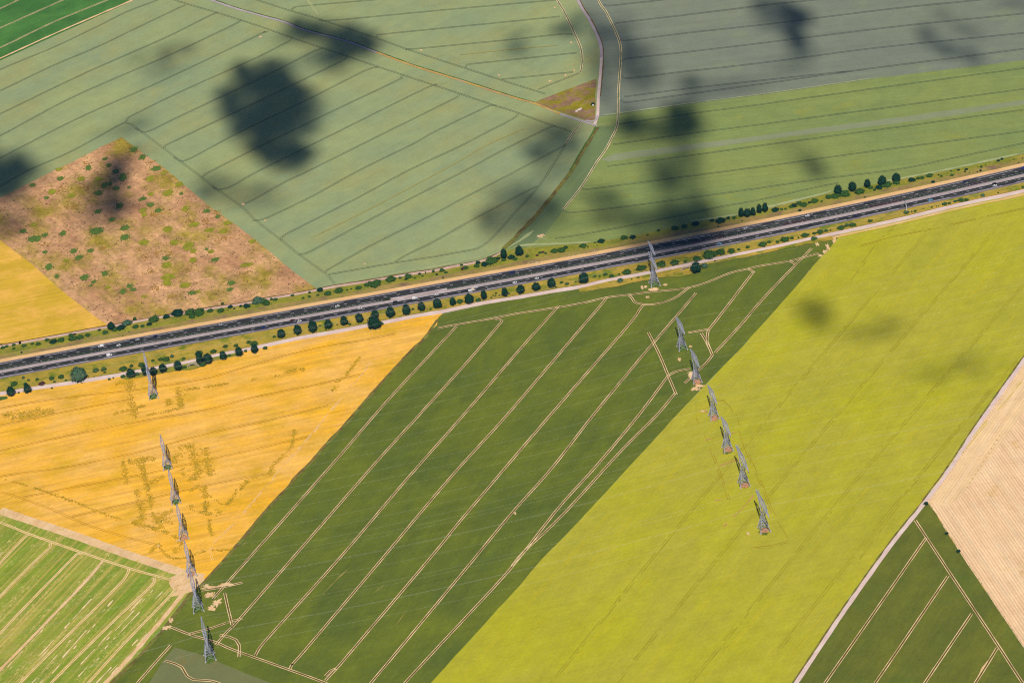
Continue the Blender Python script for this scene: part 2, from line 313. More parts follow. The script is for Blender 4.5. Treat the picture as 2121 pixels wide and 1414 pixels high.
# ------------------------------------------------------------------ tracks, strips, bare ground
def track(name, pts, width, mat, label, amp=.0, wob=.08, rut=None, z=None):
    z = zn() if z is None else z
    r = Ribbon(); r.add(G(pts), width, z, wob=wob); o = r.done(name, mat, label)
    if rut:
        q = Ribbon(); q.add(G(pts), width * .2, z + .018, off=0, wob=.4, gap=-.25); q.done('track_grass', rut, 'worn grassy strip along the middle of the ' + label.split(',')[0])
    return o
track('path', BANDL[::-1][1:], 9.0, M['pale_earth'], 'pale stony strip between the golden and the patchy green field', wob=.12)
track('path', [(906, 662), (880, 700)] + BORD[2:] + [(396.7, 1228), (343.8, 1296), (283, 1364), (227.5, 1418), (100, 1560)], 3.4, M['strip_brown'], 'rough brown grass strip along the field boundary', wob=.25)
track('path', [(404, 1204), (380, 1228), (330, 1290), (268, 1362), (215, 1418), (90, 1556)], 4.2, M['pale_earth'], 'dry pale strip beside the boundary at the lower left', wob=.3)
sheet('bare_earth', G([(352, 1196), (378, 1184), (402, 1192), (420, 1192), (424, 1200), (412, 1212), (400, 1224), (372, 1232), (352, 1236), (358, 1220), (350, 1208)]), M['pale_earth'], amp=.4, label='pinkish bare earth where the tracks meet')
track('path', up(STRK[:13], 0), 6.0, M['track'], 'pale chalk track south of the motorway')
track('path', STRK[12:], 5.6, M['track'], 'pinkish chalk track continuing east beside the motorway')
track('path', up(STRK[21:], 7.0), 2.6, M['straw'], 'dry strip along the south side of the track', wob=.3)
track('path', [(a, b + 2) for a, b in NTRK], 4.2, M['track_brown'], 'narrow earth track north of the motorway', wob=.15)
track('path', [(a, b - 1.6) for a, b in NTRK], 1.3, M['rut_brown'], 'thin brown grass line edging the northern fields', wob=.6)
track('path', RTRK, 5.2, M['track'], 'straight pale track between the yellow-green and stubble fields')
track('path', [(a - 3.2, b - 3.2) for a, b in RTRK], 1.6, M['strip_brown'], 'brown grass edge along the straight track', wob=.5)
track('path', DIAG, 3.0, M['track_grey'], 'diagonal farm lane in the upper left', wob=.2)
track('path', DIAG[6:12], 2.8, field('golden_lane_grass', (206, 170, 84), (190, 150, 90), R_(-20), 12, [], .3), 'golden grassy stretch of the diagonal lane', wob=.3)
track('path', [(a + 2.2, b - 2.0) for a, b in DIAG[:11]], 1.3, M['lush'], 'dark grass edge of the diagonal lane', wob=.5)
ROAD = [(1150, -110), (1196.5, 0), (1220, 40), (1235, 70), (1244, 95), (1245.5, 120), (1244, 150), (1239.5, 200), (1238, 238), (1232, 258)]
track('road', ROAD[:7], 3.2, M['track_grey'], 'grey farm road curving down from the top')
track('road', ROAD[5:], 3.0, M['track'], 'pinkish end of the farm road')
track('road', [(1213, 250), (1222, 252), (1233, 251), (1239, 240)], 3.0, M['track_grey'], 'curved corner of the farm road', wob=.1)
track('path', [(a + 4.3, b) for a, b in ROAD[:8]], 1.2, M['rut_brown'], 'brown bank beside the farm road', wob=.8)
sheet('field', G([(1107.6, 212.8), (1170, 188), (1235, 164), (1232.8, 247), (1226, 249.5), (1213, 249), (1185, 240), (1142.6, 226.6)]), field('waste_ground', (160, 122, 98), (150, 116, 84), 0, 20, [], .6, .15, c3=(150, 136, 26), c3sc=.04, c3t=(.45, .55)), amp=.5, label='triangle of rough waste ground by the road junction')
track('ditch', DITCH, 4.6, M['strip_brown'], 'brown grassy ditch running down to the motorway', wob=.2)
track('ditch', [(a - 2.4, b - 1) for a, b in DITCH[:4]], 1.6, M['lush'], 'dark weeds on the ditch edge', wob=.5)
# pale thin-crop patches
q = Ribbon(); z = zn()
for pts, wd in (([(1052, 514), (1078, 498), (1105, 478)], 7), ([(1063, 513), (1090, 508), (1140, 506), (1225, 502)], 5), ([(780, 574), (840, 562), (900, 553), (960, 540), (1005, 530)], 4.5), ([(1540, 442), (1592, 429), (1700, 403), (1722, 396)], 6),
                ([(1820, 379), (1960, 352), (2121, 317)], 5), ([(1430, 459), (1500, 449), (1540, 443)], 4), ([(636, 0), (648, 16), (660, 34)], 6), ([(1450, 211.5), (1590, 194), (1815, 161.5)], 1.6), ([(1245, 240), (1450, 211.5)], 3.0)):
    q.add(G(pts), wd * .62, z, wob=.5, taper=True)
q.done('field_margin', M['pale_crop'], 'pale thin crop along the field margins')
q = Ribbon(); z = zn()
for pts, wd in (([(645, 493), (795, 418), (950, 335), (1000, 305), (1085, 267)], 1.6), ([(953, 114), (1060, 102.7), (1160, 94)], 1.8)): q.add(G(pts), wd, z, wob=.4, taper=True)
q.done('mustard_streak', M['gold_streak'], 'faint yellow streaks in the wheat', 'stuff')

# ------------------------------------------------------------------ tractor tracks
def ruts(name, lines, mat, label, gauge=1.9, wd=.5, mid=None, midmat=None, wob=.3, gap=0, z=None):
    zb = zn(); zn(); z = zn() if z is None else z
    a = Ribbon(); b = Ribbon()
    for ln in lines:
        g = G(ln)
        if midmat: b.add(g, mid, zb, wob=.2)
        for s in (-1, 1): a.add(g, wd, z, off=s * gauge / 2, wob=wob, gap=gap)
    if midmat: b.done('tractor_track', midmat, 'brown trampled strip between ' + label)
    a.done('tractor_track', mat, label)
ZB = ZL[0]
T_F1 = [
 [(-200, 235), (0, 145), (110, 99), (208, 52.6), (263, 25), (328, 0), (420, -40)], [(-200, 282), (0, 189), (107.7, 137.7), (205, 96.4), (275, 62.6), (373, 16), (385, 11)],
 [(-200, 330), (0, 236.6), (175, 152.7), (338, 81), (436, 32.5), (451, 28)], [(-200, 380), (0, 281.7), (155, 200), (350.5, 115), (475.7, 56), (493, 47), (499, 42)],
 [(-200, 430), (0, 328), (160, 246.6), (325.5, 172.8), (530, 76), (545, 68), (556, 66)], [(260, 253), (265, 245), (281, 236.5), (375.6, 190), (530, 121), (585, 93), (601, 85), (605, 79)],
 [(280, 266), (295, 273.5), (310.5, 271.5), (375.6, 240), (530, 167.5), (605, 130), (655, 105), (671, 101)], [(340.5, 308), (341, 303), (350.5, 298), (450.7, 250.4), (530, 213), (630, 165), (708, 127), (718, 120), (719, 115)],
 [(360, 326), (373, 333), (390.6, 330.5), (475.7, 285), (530, 258), (645, 203), (755, 147.7), (783, 139.7)], [(420, 371), (419, 367), (426, 361), (530, 308), (680, 235), (820, 169), (831, 162), (832, 156)],
 [(440, 387), (450, 393.5), (463, 391.8), (482, 385), (537, 354), (695, 276), (885, 182), (903, 178.5)], [(503, 424), (525, 414), (595, 375), (640, 354), (793, 278), (930.6, 210), (949, 200), (951, 195)],
 [(522, 456), (535, 457), (550, 453), (645, 407.7), (745, 353), (855, 299), (905.6, 271), (1015.7, 219), (1028, 219)], [(583, 498), (583, 492), (593, 485), (745.5, 407.7), (845, 354), (950, 305), (1000, 279), (1062, 247), (1072, 240), (1073, 235)],
 [(620, 527), (632, 526), (645, 520), (795.6, 440), (950, 361), (1040, 312.6), (1140, 264), (1152, 262)], [(675, 566), (676, 561), (685.4, 555.4), (770.5, 507.8), (900, 443), (950, 416), (1040, 370), (1165, 304), (1172, 300)],
 [(818, 543), (845.6, 526.6), (900, 500), (975, 457.9), (1075, 405), (1113, 386)],
 [(300, -25), (360.5, 0), (388, 9), (450.7, 27.5), (530, 52.6), (605, 79), (670, 101), (720, 117.7), (783, 139), (831.7, 155), (900.6, 177.8), (953, 195), (1020.7, 218), (1060, 230), (1142.6, 260), (1175, 270), (1186, 277)],
 [(-160, 470), (0, 386), (57.6, 354), (150, 313), (245, 261), (262, 255), (272, 258), (295, 275), (342, 310), (371, 332.5), (420.6, 370), (450, 393), (502.6, 430), (530, 457), (582.7, 497.8), (620, 527.8), (675.4, 568), (693, 588)],
 [(900, 532), (950, 522.8), (982, 517), (1000, 509), (1025, 488), (1062.7, 445), (1117.8, 384), (1171.7, 300)], [(680, 569), (810, 546), (900, 532)],
]
ZL[0] = ZB
ruts('f1', T_F1, M['rut_dark'], 'pairs of dark tramlines curving through the blue-green wheat', 1.8, .4, wob=.2)
ZL[0] = ZB
T_F4 = [[(450, -28), (530, 0), (605, 24), (667.7, 42.6), (780, 80), (843, 102.7), (965.7, 142.7), (1060, 173.5), (1100, 186), (1130, 195)], [(607, 25), (604, 20), (612, 15), (780, 0), (900, -12)], [(660, 42), (690, 43), (880.5, 25), (1060, 8.8), (1152, 1)],
 [(780, 78), (782, 73), (1060, 45), (1160, 35)], [(843, 102), (860, 102), (1060, 82.6), (1167, 71), (1186, 73)], [(964, 141), (968, 134.5), (1060, 124.5), (1195, 110)], [(1038, 165), (1060, 163), (1187, 150)], [(1115, 186), (1150, 172), (1200, 152)]]
ruts('f4', T_F4, M['rut_dark'], 'dark tramlines in the wheat beyond the diagonal lane', 1.8, .4, wob=.2)
ZL[0] = ZB
T_F5 = [[(1250, 10), (1258, 13), (1270, 12), (1378, 0), (1500, -14)], [(1271, 53), (1276, 49), (1285, 47.6), (1435.6, 30), (1590, 11), (1693, 0), (1800, -12)], [(1282, 81), (1287, 85), (1296, 85), (1435.6, 67.6), (1590, 51), (1840, 20), (2036, 0), (2300, -28)],
 [(1288, 130), (1290, 124), (1300, 122), (1435.6, 107), (1590, 88.5), (1865, 55), (2120, 29), (2400, 0)], [(1286, 156), (1291, 162), (1305, 162.7), (1410, 150), (1590, 129.5), (1815, 100), (2120, 69), (2400, 38)],
 [(1293, 201), (1435.6, 182.8), (1590, 166), (1790, 145)], [(1285, 207), (1291, 212), (1300, 212.8), (1435.6, 194), (1590, 173), (1790, 144.5), (1990, 119), (2120, 102), (2400, 66)]]
ruts('f5', T_F5, M['rut_grey'], 'dark tramlines in the grey-green upper right field', 1.9, .45, wob=.2)
ZL[0] = ZB
T_F6 = [[(1280, 258), (1435.6, 235.4), (1590, 215), (1840, 180), (2120, 142), (2400, 105)], [(1270, 300), (1435.6, 276), (1590, 256.5), (1840, 223), (2120, 185), (2400, 148)], [(1258, 345), (1435.6, 322), (1590, 300), (1840, 266.6), (2120, 228), (2400, 190)],
 [(1203, 389), (1209, 392.5), (1218, 392.5), (1430, 365), (1590, 344), (1815, 313), (2120, 272.5), (2400, 235)], [(1168, 436), (1174, 441), (1184, 441), (1300, 427.8), (1430, 410), (1540, 395), (1698, 371.5), (1857, 352), (1960, 331), (2121, 297), (2400, 236)],
 [(1150, 494), (1200, 487), (1318, 465), (1430, 442), (1497, 427.7), (1570, 415), (1679, 391), (1738, 379)]]
ruts('f6', T_F6, M['rut_dark'], 'dark tramlines in the yellow-green barley', 1.8, .42, wob=.2)
ZL[0] = ZB
T_PALE = [[(1210, -80), (1239, 0), (1255, 25), (1270, 55), (1281.6, 82.6), (1286, 105), (1285.3, 130), (1282, 175), (1280.6, 213), (1280.5, 238), (1278, 262), (1268, 285), (1253, 313), (1235, 338), (1228, 350), (1204, 388), (1167, 434)],
 [(1120, -70), (1154, 0), (1170, 27.5), (1190, 70), (1202.7, 100), (1206, 125), (1203, 150)], [(1201.5, 260), (1187.7, 275.4), (1172, 299)]]
ruts('pale', T_PALE, M['rut_pale'], 'pale double track swinging south beside the farm road', 1.9, .55, 2.6, M['rut_dark'], wob=.5)
ruts('pale2', [[(1140, 482), (1126, 487), (1110, 505)], [(1116, 492), (1125, 496), (1132, 497)], [(1238, 258.5), (1256, 259), (1275, 258)]], M['pale_crop'], 'faint pale track ends near the motorway', 1.9, .6, wob=.8)
ZL[0] = ZB
ruts('tl', [[(-150, 85), (0, 19), (40, 0), (90, -25)], [(-150, 125), (0, 59), (132.7, 0), (200, -30)], [(-150, 168), (0, 100), (112.7, 46), (225, 0), (300, -34)]], M['rut_pale'], 'pale track pairs in the deep green corner field', 1.8, .55, wob=.4)
track('path', [(-420, 312), (0, 122), (110, 72), (200, 33), (275, 1), (400, -55)], 2.6, M['pale_earth'], 'pale strip edging the deep green corner field', wob=.4)
ZL[0] = ZB
T_DG = [
 [(448, 1233), (461.7, 1217), (690, 960), (800, 833), (946, 676)], [(447, 1336), (465, 1314), (481, 1298), (497, 1281), (651, 1104.5), (778, 959), (868, 860), (960, 759), (1000, 713), (1031, 676), (1040, 665), (1034, 661), (1026, 662)],
 [(529, 1357), (536, 1344), (545, 1332), (709, 1149.5), (840.6, 995), (960, 860), (1063, 740), (1158, 633)], [(600, 1386), (606, 1374), (620, 1360), (760.4, 1194.4), (928, 995), (1050, 860), (1203.6, 680), (1237, 641.6), (1256, 618)],
 [(674, 1409), (690, 1392), (701, 1380), (901.7, 1143), (960, 1071), (1140, 860), (1296.6, 680), (1326, 640), (1334, 631)], [(640, 1560), (770, 1412), (960, 1184), (1060, 1063), (1142.8, 970), (1229, 860), (1320, 750), (1396.4, 660.8), (1442, 607)],
 [(700, 1575), (840.7, 1412), (1025, 1214), (1080, 1150), (1160.3, 1047.8), (1235.4, 965), (1323, 860), (1386, 776)], [(1060, 1173), (1085, 1143), (1167.8, 1064), (1285.5, 935), (1360.6, 860), (1399, 814)],
 [(1418, 794), (1462.6, 752.5), (1476, 735)], [(1481, 731), (1534, 673.5), (1589, 610), (1666, 530.5), (1681, 515)], [(1343, 689), (1365.8, 734.6), (1384, 778), (1401, 818)],
 [(1467.7, 684), (1500, 643), (1539, 592), (1562, 562)], [(1467, 684), (1465, 706.6), (1475, 734)], [(1452.4, 690), (1462, 706), (1475, 734)], [(1425, 690), (1452, 685), (1470, 682)],
 [(906.7, 680), (948, 672), (997.8, 664), (1071, 650), (1142.4, 639), (1200, 629.5), (1257, 616.8), (1302.6, 611), (1358, 604), (1417.4, 598), (1457, 588), (1490, 575), (1516, 565), (1548, 557.6), (1580, 550.5), (1640, 540), (1696, 525)],
 [(1302.6, 611), (1309, 618), (1314, 626), (1332.3, 630.7), (1362, 629.7), (1397.6, 617.8), (1417, 604), (1426, 597)], [(1549, 557), (1557, 561), (1562, 566)], [(1635, 541), (1643, 545), (1648, 549)],
 [(349, 1296.5), (396.7, 1315), (449.6, 1331), (484.2, 1346), (600, 1387), (674, 1414), (800, 1462)], [(418, 1222.5), (455, 1217), (502.5, 1206.6)], [(465.5, 1228), (473, 1262), (481, 1294)], [(470, 1289), (502.5, 1280.7)],
 [(455, 1315), (475, 1319), (489, 1325), (496, 1336), (495, 1360)], [(390, 1313), (430, 1303), (468, 1290)], [(674, 1400), (684, 1389), (697, 1384)],
 [(354, 1336), (320, 1374), (285, 1414), (180, 1530)], [(341, 1368), (362, 1374), (376, 1381), (388, 1400), (400, 1407), (428, 1409), (452, 1414), (500, 1440)],
 [(1385, 778), (1400, 770), (1430, 764)],
]
zn(); ruts('dg', T_DG, M['rut_pale'], 'pale double ruts ruling the dark green field', 1.9, .5, 1.3, M['rut_brown'], wob=.5)
ZL[0] = ZB
q = Ribbon(); q.add(G([(2026, 1402), (2037, 1384), (2046, 1368)]), 3.4, zn(), wob=.9, taper=True); q.done('bare_earth', M['pale_earth'], 'white chalky stretch of the short tramline in the lower right field')
T_D2 = [[(1896, 1078), (1965.5, 1183.6), (2067, 1336), (2118, 1414), (2250, 1610)], [(1560, 1620), (1709, 1414), (1918, 1114.5)], [(1700, 1570), (1816.4, 1409), (1963.6, 1192.7)], [(1830, 1540), (1921.8, 1405), (2012.7, 1271)], [(1950, 1520), (2023.6, 1409), (2066, 1341)]]
ruts('d2', T_D2, M['rut_pale'], 'pale double ruts in the lower right field', 1.9, .48, 1.3, M['rut_brown'], wob=.5)
ZL[0] = ZB
T_LL = [[(-150, 1030), (0, 1082), (58, 1105), (158.7, 1140.5), (264.5, 1176), (354.4, 1201)], [(-150, 1335), (0, 1167), (50, 1114), (61, 1106)], [(-150, 1405), (0, 1235.7), (90, 1146), (104, 1134), (104.5, 1124.6)],
 [(-150, 1475), (0, 1312), (80, 1228), (148, 1159), (159, 1148), (169, 1146)], [(-130, 1600), (42, 1414), (230, 1227.8), (262, 1192), (267, 1177.5)], [(-40, 1560), (106, 1414), (227.5, 1294), (304, 1222.5), (319, 1206), (320, 1196)], [(60, 1540), (182.5, 1414), (251, 1339), (340, 1247), (366, 1218)]]
ruts('ll', T_LL, M['rut_pale'], 'pale double ruts in the patchy green field', 1.7, .6, 3.2, flat('tan_rut', (202, 176, 88), .9, .4, .2), wob=.5)
track('path', [(-130, 1515), (0, 1387), (132, 1252), (185, 1196), (205, 1172), (213, 1162)], 2.8, M['pale_earth'], 'wide pale track crossing the patchy green field', wob=.3)
q = Ribbon(); z = zn()
for (a, b), (c, d), n in (((30, 1414), (190, 1240), 0), ((84, 1414), (250, 1225), 0), ((60, 1414), (140, 1325), 0), ((132, 1414), (310, 1222), 0), ((150, 1414), (330, 1225), 0), ((10, 1380), (100, 1285), 0), ((200, 1414), (345, 1262), 0), ((215, 1414), (372, 1240), 0), ((0, 1150), (22, 1128), 0)):
    q.add(G([(a, b), (c, d)]), .9, z, wob=1.2, gap=.05)
    q.add(G([(a + 7, b), (c + 7, d)]), .7, z, wob=1.2, gap=.12)
q.done('bare_earth', M['rut_pale'], 'broken rows of bare pale soil')
ZL[0] = ZB
ruts('stub', [[(1954.5, 1038), (2121, 1285.5), (2250, 1480)], [(2041, 968), (2121, 1062), (2250, 1230)], [(2052, 1030), (2121, 1135)], [(2052.7, 900), (1969, 1027), (1954, 1040)], [(2052, 902), (2121, 790)], [(2100, 950), (2121, 975), (2250, 1150)], [(2012, 1040), (2121, 1215)]], flat('pressed_straw', (252, 222, 178), .9, .2), 'pale wheel marks in the stubble', 1.9, .6, wob=.4)
# tree-shaped dark stubble tufts at headland
q = Ribbon(); z = zn()
for i in range(13):
    x, y = 2002 + i * 5.6, 1008 - i * 8.9
    q.add(G([(x, y), (x + 2.6, y + 2.4)]), 2.6, z, wob=.4, taper=True)
q.done('straw_tufts', flat('ochre_straw', (206, 168, 88), .9, .4), 'row of ochre straw tufts at the headland', 'stuff')
ZL[0] = ZB
# tramlines of the yellow-green field
q = Ribbon(); q2 = Ribbon(); z = zn()
for a, b in (((1921, 480), (1500, 975)), ((2058, 480), (1640, 970)), ((2180, 520), (1790, 975)), ((2200, 640), (1900, 990)), ((2053, 806), (1912, 976)), ((1857, 466), (1810, 515))):
    d = ((b[0] - a[0]), (b[1] - a[1])); e = (b[0] + d[0] * .95, b[1] + d[1] * .95 + 20)
    for s in (-1, 1): q.add(G([a, b, e]), .9, z, off=s * 1.1, wob=.7, gap=-.2)
for a, b in (((1990, 480), (1150, 1414)), ((1845, 480), (1060, 1350)), ((2110, 500), (1320, 1414)), ((1755, 515), (960, 1400)), ((2180, 560), (1450, 1414)), ((2190, 700), (1590, 1414))):
    for s in (-1, 1): q2.add(G([a, b]), .5, z, off=s * 1.1, wob=.6, gap=-.05)
q.done('tractor_track', M['rut_olive'], 'dark olive tramlines across the yellow-green field')
q2.done('tractor_track', flat('bright_tramline', (206, 190, 30), .95, .3, .1), 'faint bright tramlines across the yellow-green field')
ruts('yghead', [[(1800, 506), (1777, 511), (1857, 490), (1960, 468), (2121, 432)][1:], [(1470, 832), (1484, 829), (1502, 831), (1512, 840), (1520, 853)], [(1522, 855), (1545, 930), (1580, 1010), (1600, 1060), (1620, 1090), (1634, 1115), (1632, 1122)], [(1632, 1122), (1600, 1130), (1556, 1136)], [(1440, 866), (1462, 912), (1484, 960), (1510, 1035)]], M['rut_ochre'], 'thin ochre tracks round the right row of pylons', 1.8, .45, wob=.6, gap=-.1)
q = Ribbon(); z = zn()
for pts in ([(668, 1232), (700, 1198), (730, 1170)], [(690, 1222), (712, 1204)], [(775, 1228), (800, 1208)], [(820, 1295), (840, 1268)], [(795, 1335), (812, 1322)], [(518, 1112), (536, 1094)], [(500, 1134), (512, 1118)]): q.add(G(pts), 1.0, z, wob=1.2, gap=.0, taper=True)
q.done('thin_crop', flat('thin_dry_crop', (150, 140, 66), .95, .3, .3), 'faint dry streaks in the dark green field', 'stuff')
q = Ribbon()
for pts in ([(1461, 912), (1500, 900), (1534, 895)], [(1490, 965), (1520, 955), (1560, 944)], [(1492, 985), (1520, 977)], [(1556, 1136), (1600, 1126), (1628, 1118)], [(1545, 1005), (1560, 1026), (1500, 1090)], [(1480, 1036), (1497, 1035)], [(1456, 850), (1466, 854)]): q.add(G(pts), .8, z, wob=1.2, gap=-.05)
q.done('bare_earth', M['pink_earth'], 'broken pinkish earth lines between the pylons')
# golden field: thin tramlines and dark lodged streaks
ZL[0] = ZB
T_Y = [[(-150, 878), (0, 846), (120, 826), (275, 808), (335, 800), (430, 783), (520, 757), (605, 733), (680, 716), (755, 705), (818, 692)], [(-150, 912), (0, 881), (150, 850), (275, 826)], [(-150, 965), (0, 933), (250, 880), (430, 848), (530, 822), (640, 800), (755, 773)], [(-150, 1020), (0, 987), (150, 965), (300, 933), (430, 898), (560, 870), (680, 840)],
 [(47, 1030), (150, 1010), (295, 983), (360, 968), (530, 930), (640, 905)], [(150, 1070), (300, 1035), (430, 1005), (560, 980)], [(0, 1018), (45, 1032), (110, 1056), (180, 1087), (260, 1112), (330, 1130)]]
ruts('yl', T_Y, flat('golden_tramline', (196, 150, 16), .95, .2), 'thin darker tramlines in the golden field', 1.8, .4, wob=.3)
zo = lambda l: [(a / 3.994, 780 + b / 3.994) for a, b in l]
LOD = [(zo(x), w_) for x, w_ in (([(1075, 30), (1080, 150), (1095, 260), (1120, 330)], 3.0), ([(940, 310), (1000, 297), (1200, 240)], 1.8), ([(1015, 712), (1100, 700), (1160, 690), (1280, 685)], 3.2), ([(1160, 690), (1180, 800), (1215, 890), (1240, 1000), (1260, 1100), (1295, 1210)], 2.2),
 ([(1185, 690), (1210, 860)], 1.2), ([(1245, 880), (1350, 825)], 2.6), ([(1445, 715), (1445, 665), (1530, 628)], 3.0), ([(1480, 590), (1575, 575), (1600, 680), (1640, 790), (1600, 850), (1560, 850)], 3.2), ([(1700, 590), (1715, 700), (1745, 820)], 3.0), ([(1300, 1170), (1430, 1105)], 2.4),
 ([(1555, 970), (1640, 900)], 1.8), ([(1500, 765), (1540, 830)], 3.5), ([(1690, 900), (1695, 1100)], 1.8), ([(1130, 940), (1165, 1080), (1160, 1200), (1110, 1195)], 2.8), ([(1300, 1215), (1400, 1170)], 4.0), ([(1020, 705), (1035, 800), (1045, 890)], 1.8),
 ([(1580, 1060), (1600, 1110), (1700, 1115), (1700, 990)], 2.4), ([(1700, 1140), (1830, 1120)], 3.0), ([(1730, 1180), (1750, 1320)], 1.6), ([(70, 350), (240, 325), (440, 285)], 4.0), ([(20, 320), (150, 310), (330, 270)], 3), ([(1120, 340), (1400, 280), (1500, 250), (1510, 120), (1700, 90), (2117, 20)], 1.6),
 ([(1470, 90), (1485, 200), (1510, 255)], 2.6), ([(1380, 190), (1400, 235)], 3.5), ([(40, 850), (250, 910), (400, 960), (650, 1050), (900, 1150), (1000, 1180)], 1.2), ([(1250, 1250), (1450, 1320), (1500, 1390)], 2.0), ([(1090, 1210), (1300, 1250), (1420, 1210)], 2.0), ([(960, 60), (1060, 45)], 3),
 ([(1660, 930), (1860, 1060), (1960, 930)], .8), ([(1880, 1060), (2050, 860), (2117, 830)], 2.2))]
zn(); z = zn(); zn(); zn(); zw = zn(); zn(); zn(); LODS = []
for pts, wd in LOD:
    LODS.append((pts, wd))
for pts, wd in (([(310, 1144), (318, 1136), (327, 1125)], 2), ([(361, 1144), (368, 1138), (377, 1126)], 3), ([(330, 1130), (345, 1150), (370, 1157), (400, 1150), (425, 1142)], 1.2), ([(440, 1140), (470, 1139), (485, 1137)], 1.4), ([(570, 780), (600, 768), (630, 764)], 2.5), ([(610, 890), (600, 930), (565, 965), (560, 985)], 1.8), ([(690, 810), (700, 790), (705, 786)], 1.6), ([(745, 740), (730, 760), (712, 784)], 1.4)):
    LODS.append((pts, wd))
ruts('yj', [[(432, 1143), (440, 1130), (500, 1068), (580, 975), (650, 895), (740, 785), (800, 716)], [(432, 1143), (437, 1150), (441, 1160)]], M['rut_pale'], 'pale double track along the edge of the golden field', 1.6, .4, wob=.8, gap=-.05)

# blotches: irregular flat patches on the ground
class Blots:
    def __init__(s): s.v = []; s.f = []
    def add(s, x, y, rx, ry, z, rough=.16, n=40, rot=0):
        z += (len(s.f) * 7 % 11) * .0016; c = P(x, y); a = (P(x + rx, y) - P(x - rx, y)).length / 2; b = (P(x, y + ry) - P(x, y - ry)).length / 2; sd = random.uniform(0, 99); i0 = len(s.v)
        s.v.append((c.x, c.y, z))
        for i in range(n):
            t = 2 * math.pi * i / n; k = 1 + rough * (noise.noise(Vector((math.cos(t) * 1.3 + sd, math.sin(t) * 1.3, 0))) * 2 + noise.noise(Vector((math.cos(t) * 5 + sd, math.sin(t) * 5, 3))))
            dx, dy = a * k * math.cos(t), b * k * math.sin(t)
            s.v.append((c.x + dx * math.cos(rot) - dy * math.sin(rot), c.y + dx * math.sin(rot) + dy * math.cos(rot), z))
        for i in range(n): s.f.append((i0, i0 + 1 + i, i0 + 1 + (i + 1) % n))
        for _ in range(int(a * b * .35) + 6):
            t = random.uniform(0, 6.283); k = random.uniform(.85, 1.35); s.dab(c.x + a * k * math.cos(t), c.y + b * k * math.sin(t), z, random.uniform(.25, .8))
    def dab(s, x, y, z, r):
        i0 = len(s.v); t0 = random.uniform(0, 6.28); z += random.uniform(.002, .036)
        for j in range(5):
            t = t0 + j * 1.2566; q = r * random.uniform(.5, 1.1); s.v.append((x + q * math.cos(t), y + q * math.sin(t), z))
        s.f.append(tuple(range(i0, i0 + 5)))
    def scatter(s, pts, wd, z, den=1.0, r=(.3, .9), gap=None):
        c = smooth(G(pts), 1.0); ns = normals(c); sd = random.uniform(0, 99)
        for i, (p, n) in enumerate(zip(c, ns)):
            k = noise.noise(Vector((i / 7, sd, 0)))
            if gap is not None and k < gap: continue
            for _ in range(max(0, int(wd * den * (1 + k) + random.random()))):
                o = random.gauss(0, wd * .32); s.dab(p.x + n.x * o + random.uniform(-.5, .5), p.y + n.y * o, z, random.uniform(*r))
    def done(s, name, mat, label, kind='stuff'): return tag(link(name, mesh(name, s.v, s.f), mat), label, None, None, kind)
zf = lambda l: [(a / 3.994, 300 + b / 3.994, c / 3.994, d / 3.994) for a, b, c, d in l]
q, qd = Blots(), Blots()
for pts, wd in LODS: q.scatter(pts, wd * 2.2, z, .8, (.45, 1.2), -.3); qd.scatter(pts, wd * 1.4, zw, .3, (.25, .7), -.05)
q.done('lodged_crop', M['weed_yellow'], 'tangled olive streaks of lodged crop round the left pylons', 'stuff')
qd.done('weeds', M['weed_soft'], 'dark weedy cores of the lodged streaks', 'stuff')
ZL[0] = ZB
b1, b2, b3 = Blots(), Blots(), Blots(); zn(); z4 = zn(); zn(); z3 = zn(); zn(); z2 = zn(); zn(); z = zn()
for e in zf([(1105, 40, 38, 28), (1180, 105, 34, 28), (1290, 200, 50, 26), (870, 118, 30, 14), (900, 172, 28, 18), (960, 222, 32, 24), (1015, 270, 45, 40), (730, 195, 32, 26), (860, 340, 30, 26), (905, 325, 26, 22), (962, 362, 34, 20), (1068, 353, 15, 10), (815, 400, 36, 28), (500, 280, 36, 22), (385, 440, 26, 14), (1182, 448, 34, 22), (1245, 498, 36, 22),
             (985, 508, 36, 28), (812, 552, 36, 22), (925, 620, 32, 22), (1035, 690, 46, 26), (520, 735, 36, 24), (285, 780, 66, 34), (370, 750, 32, 18), (190, 715, 38, 22), (608, 880, 38, 26), (650, 935, 38, 26), (748, 878, 34, 18), (372, 888, 24, 18), (405, 1010, 40, 34), (700, 1100, 48, 30), (868, 1068, 34, 26), (775, 1135, 26, 14), (1020, 1215, 34, 26),
             (1070, 1170, 32, 24), (1100, 1200, 30, 16), (1780, 952, 44, 22), (1900, 1198, 30, 18), (1915, 1145, 34, 24), (1035, 765, 46, 30), (1500, 405, 20, 14), (1710, 548, 36, 20), (1800, 596, 24, 18), (1590, 1225, 46, 18), (470, 1090, 26, 16), (270, 335, 30, 18), (1310, 545, 40, 20), (1370, 940, 32, 22), (800, 715, 70, 40), (1710, 865, 18, 12), (755, 1165, 14, 10)]):
    b1.add(e[0], e[1], e[2] * .72, e[3] * .72, z); c_ = P(e[0], e[1])
    for _ in range(int(e[2] * e[3] * .9) + 8): b1.dab(c_.x + random.gauss(0, e[2] / 2.2 * .55), c_.y + random.gauss(0, e[3] / 1.3 * .55), z, random.uniform(.3, .9))
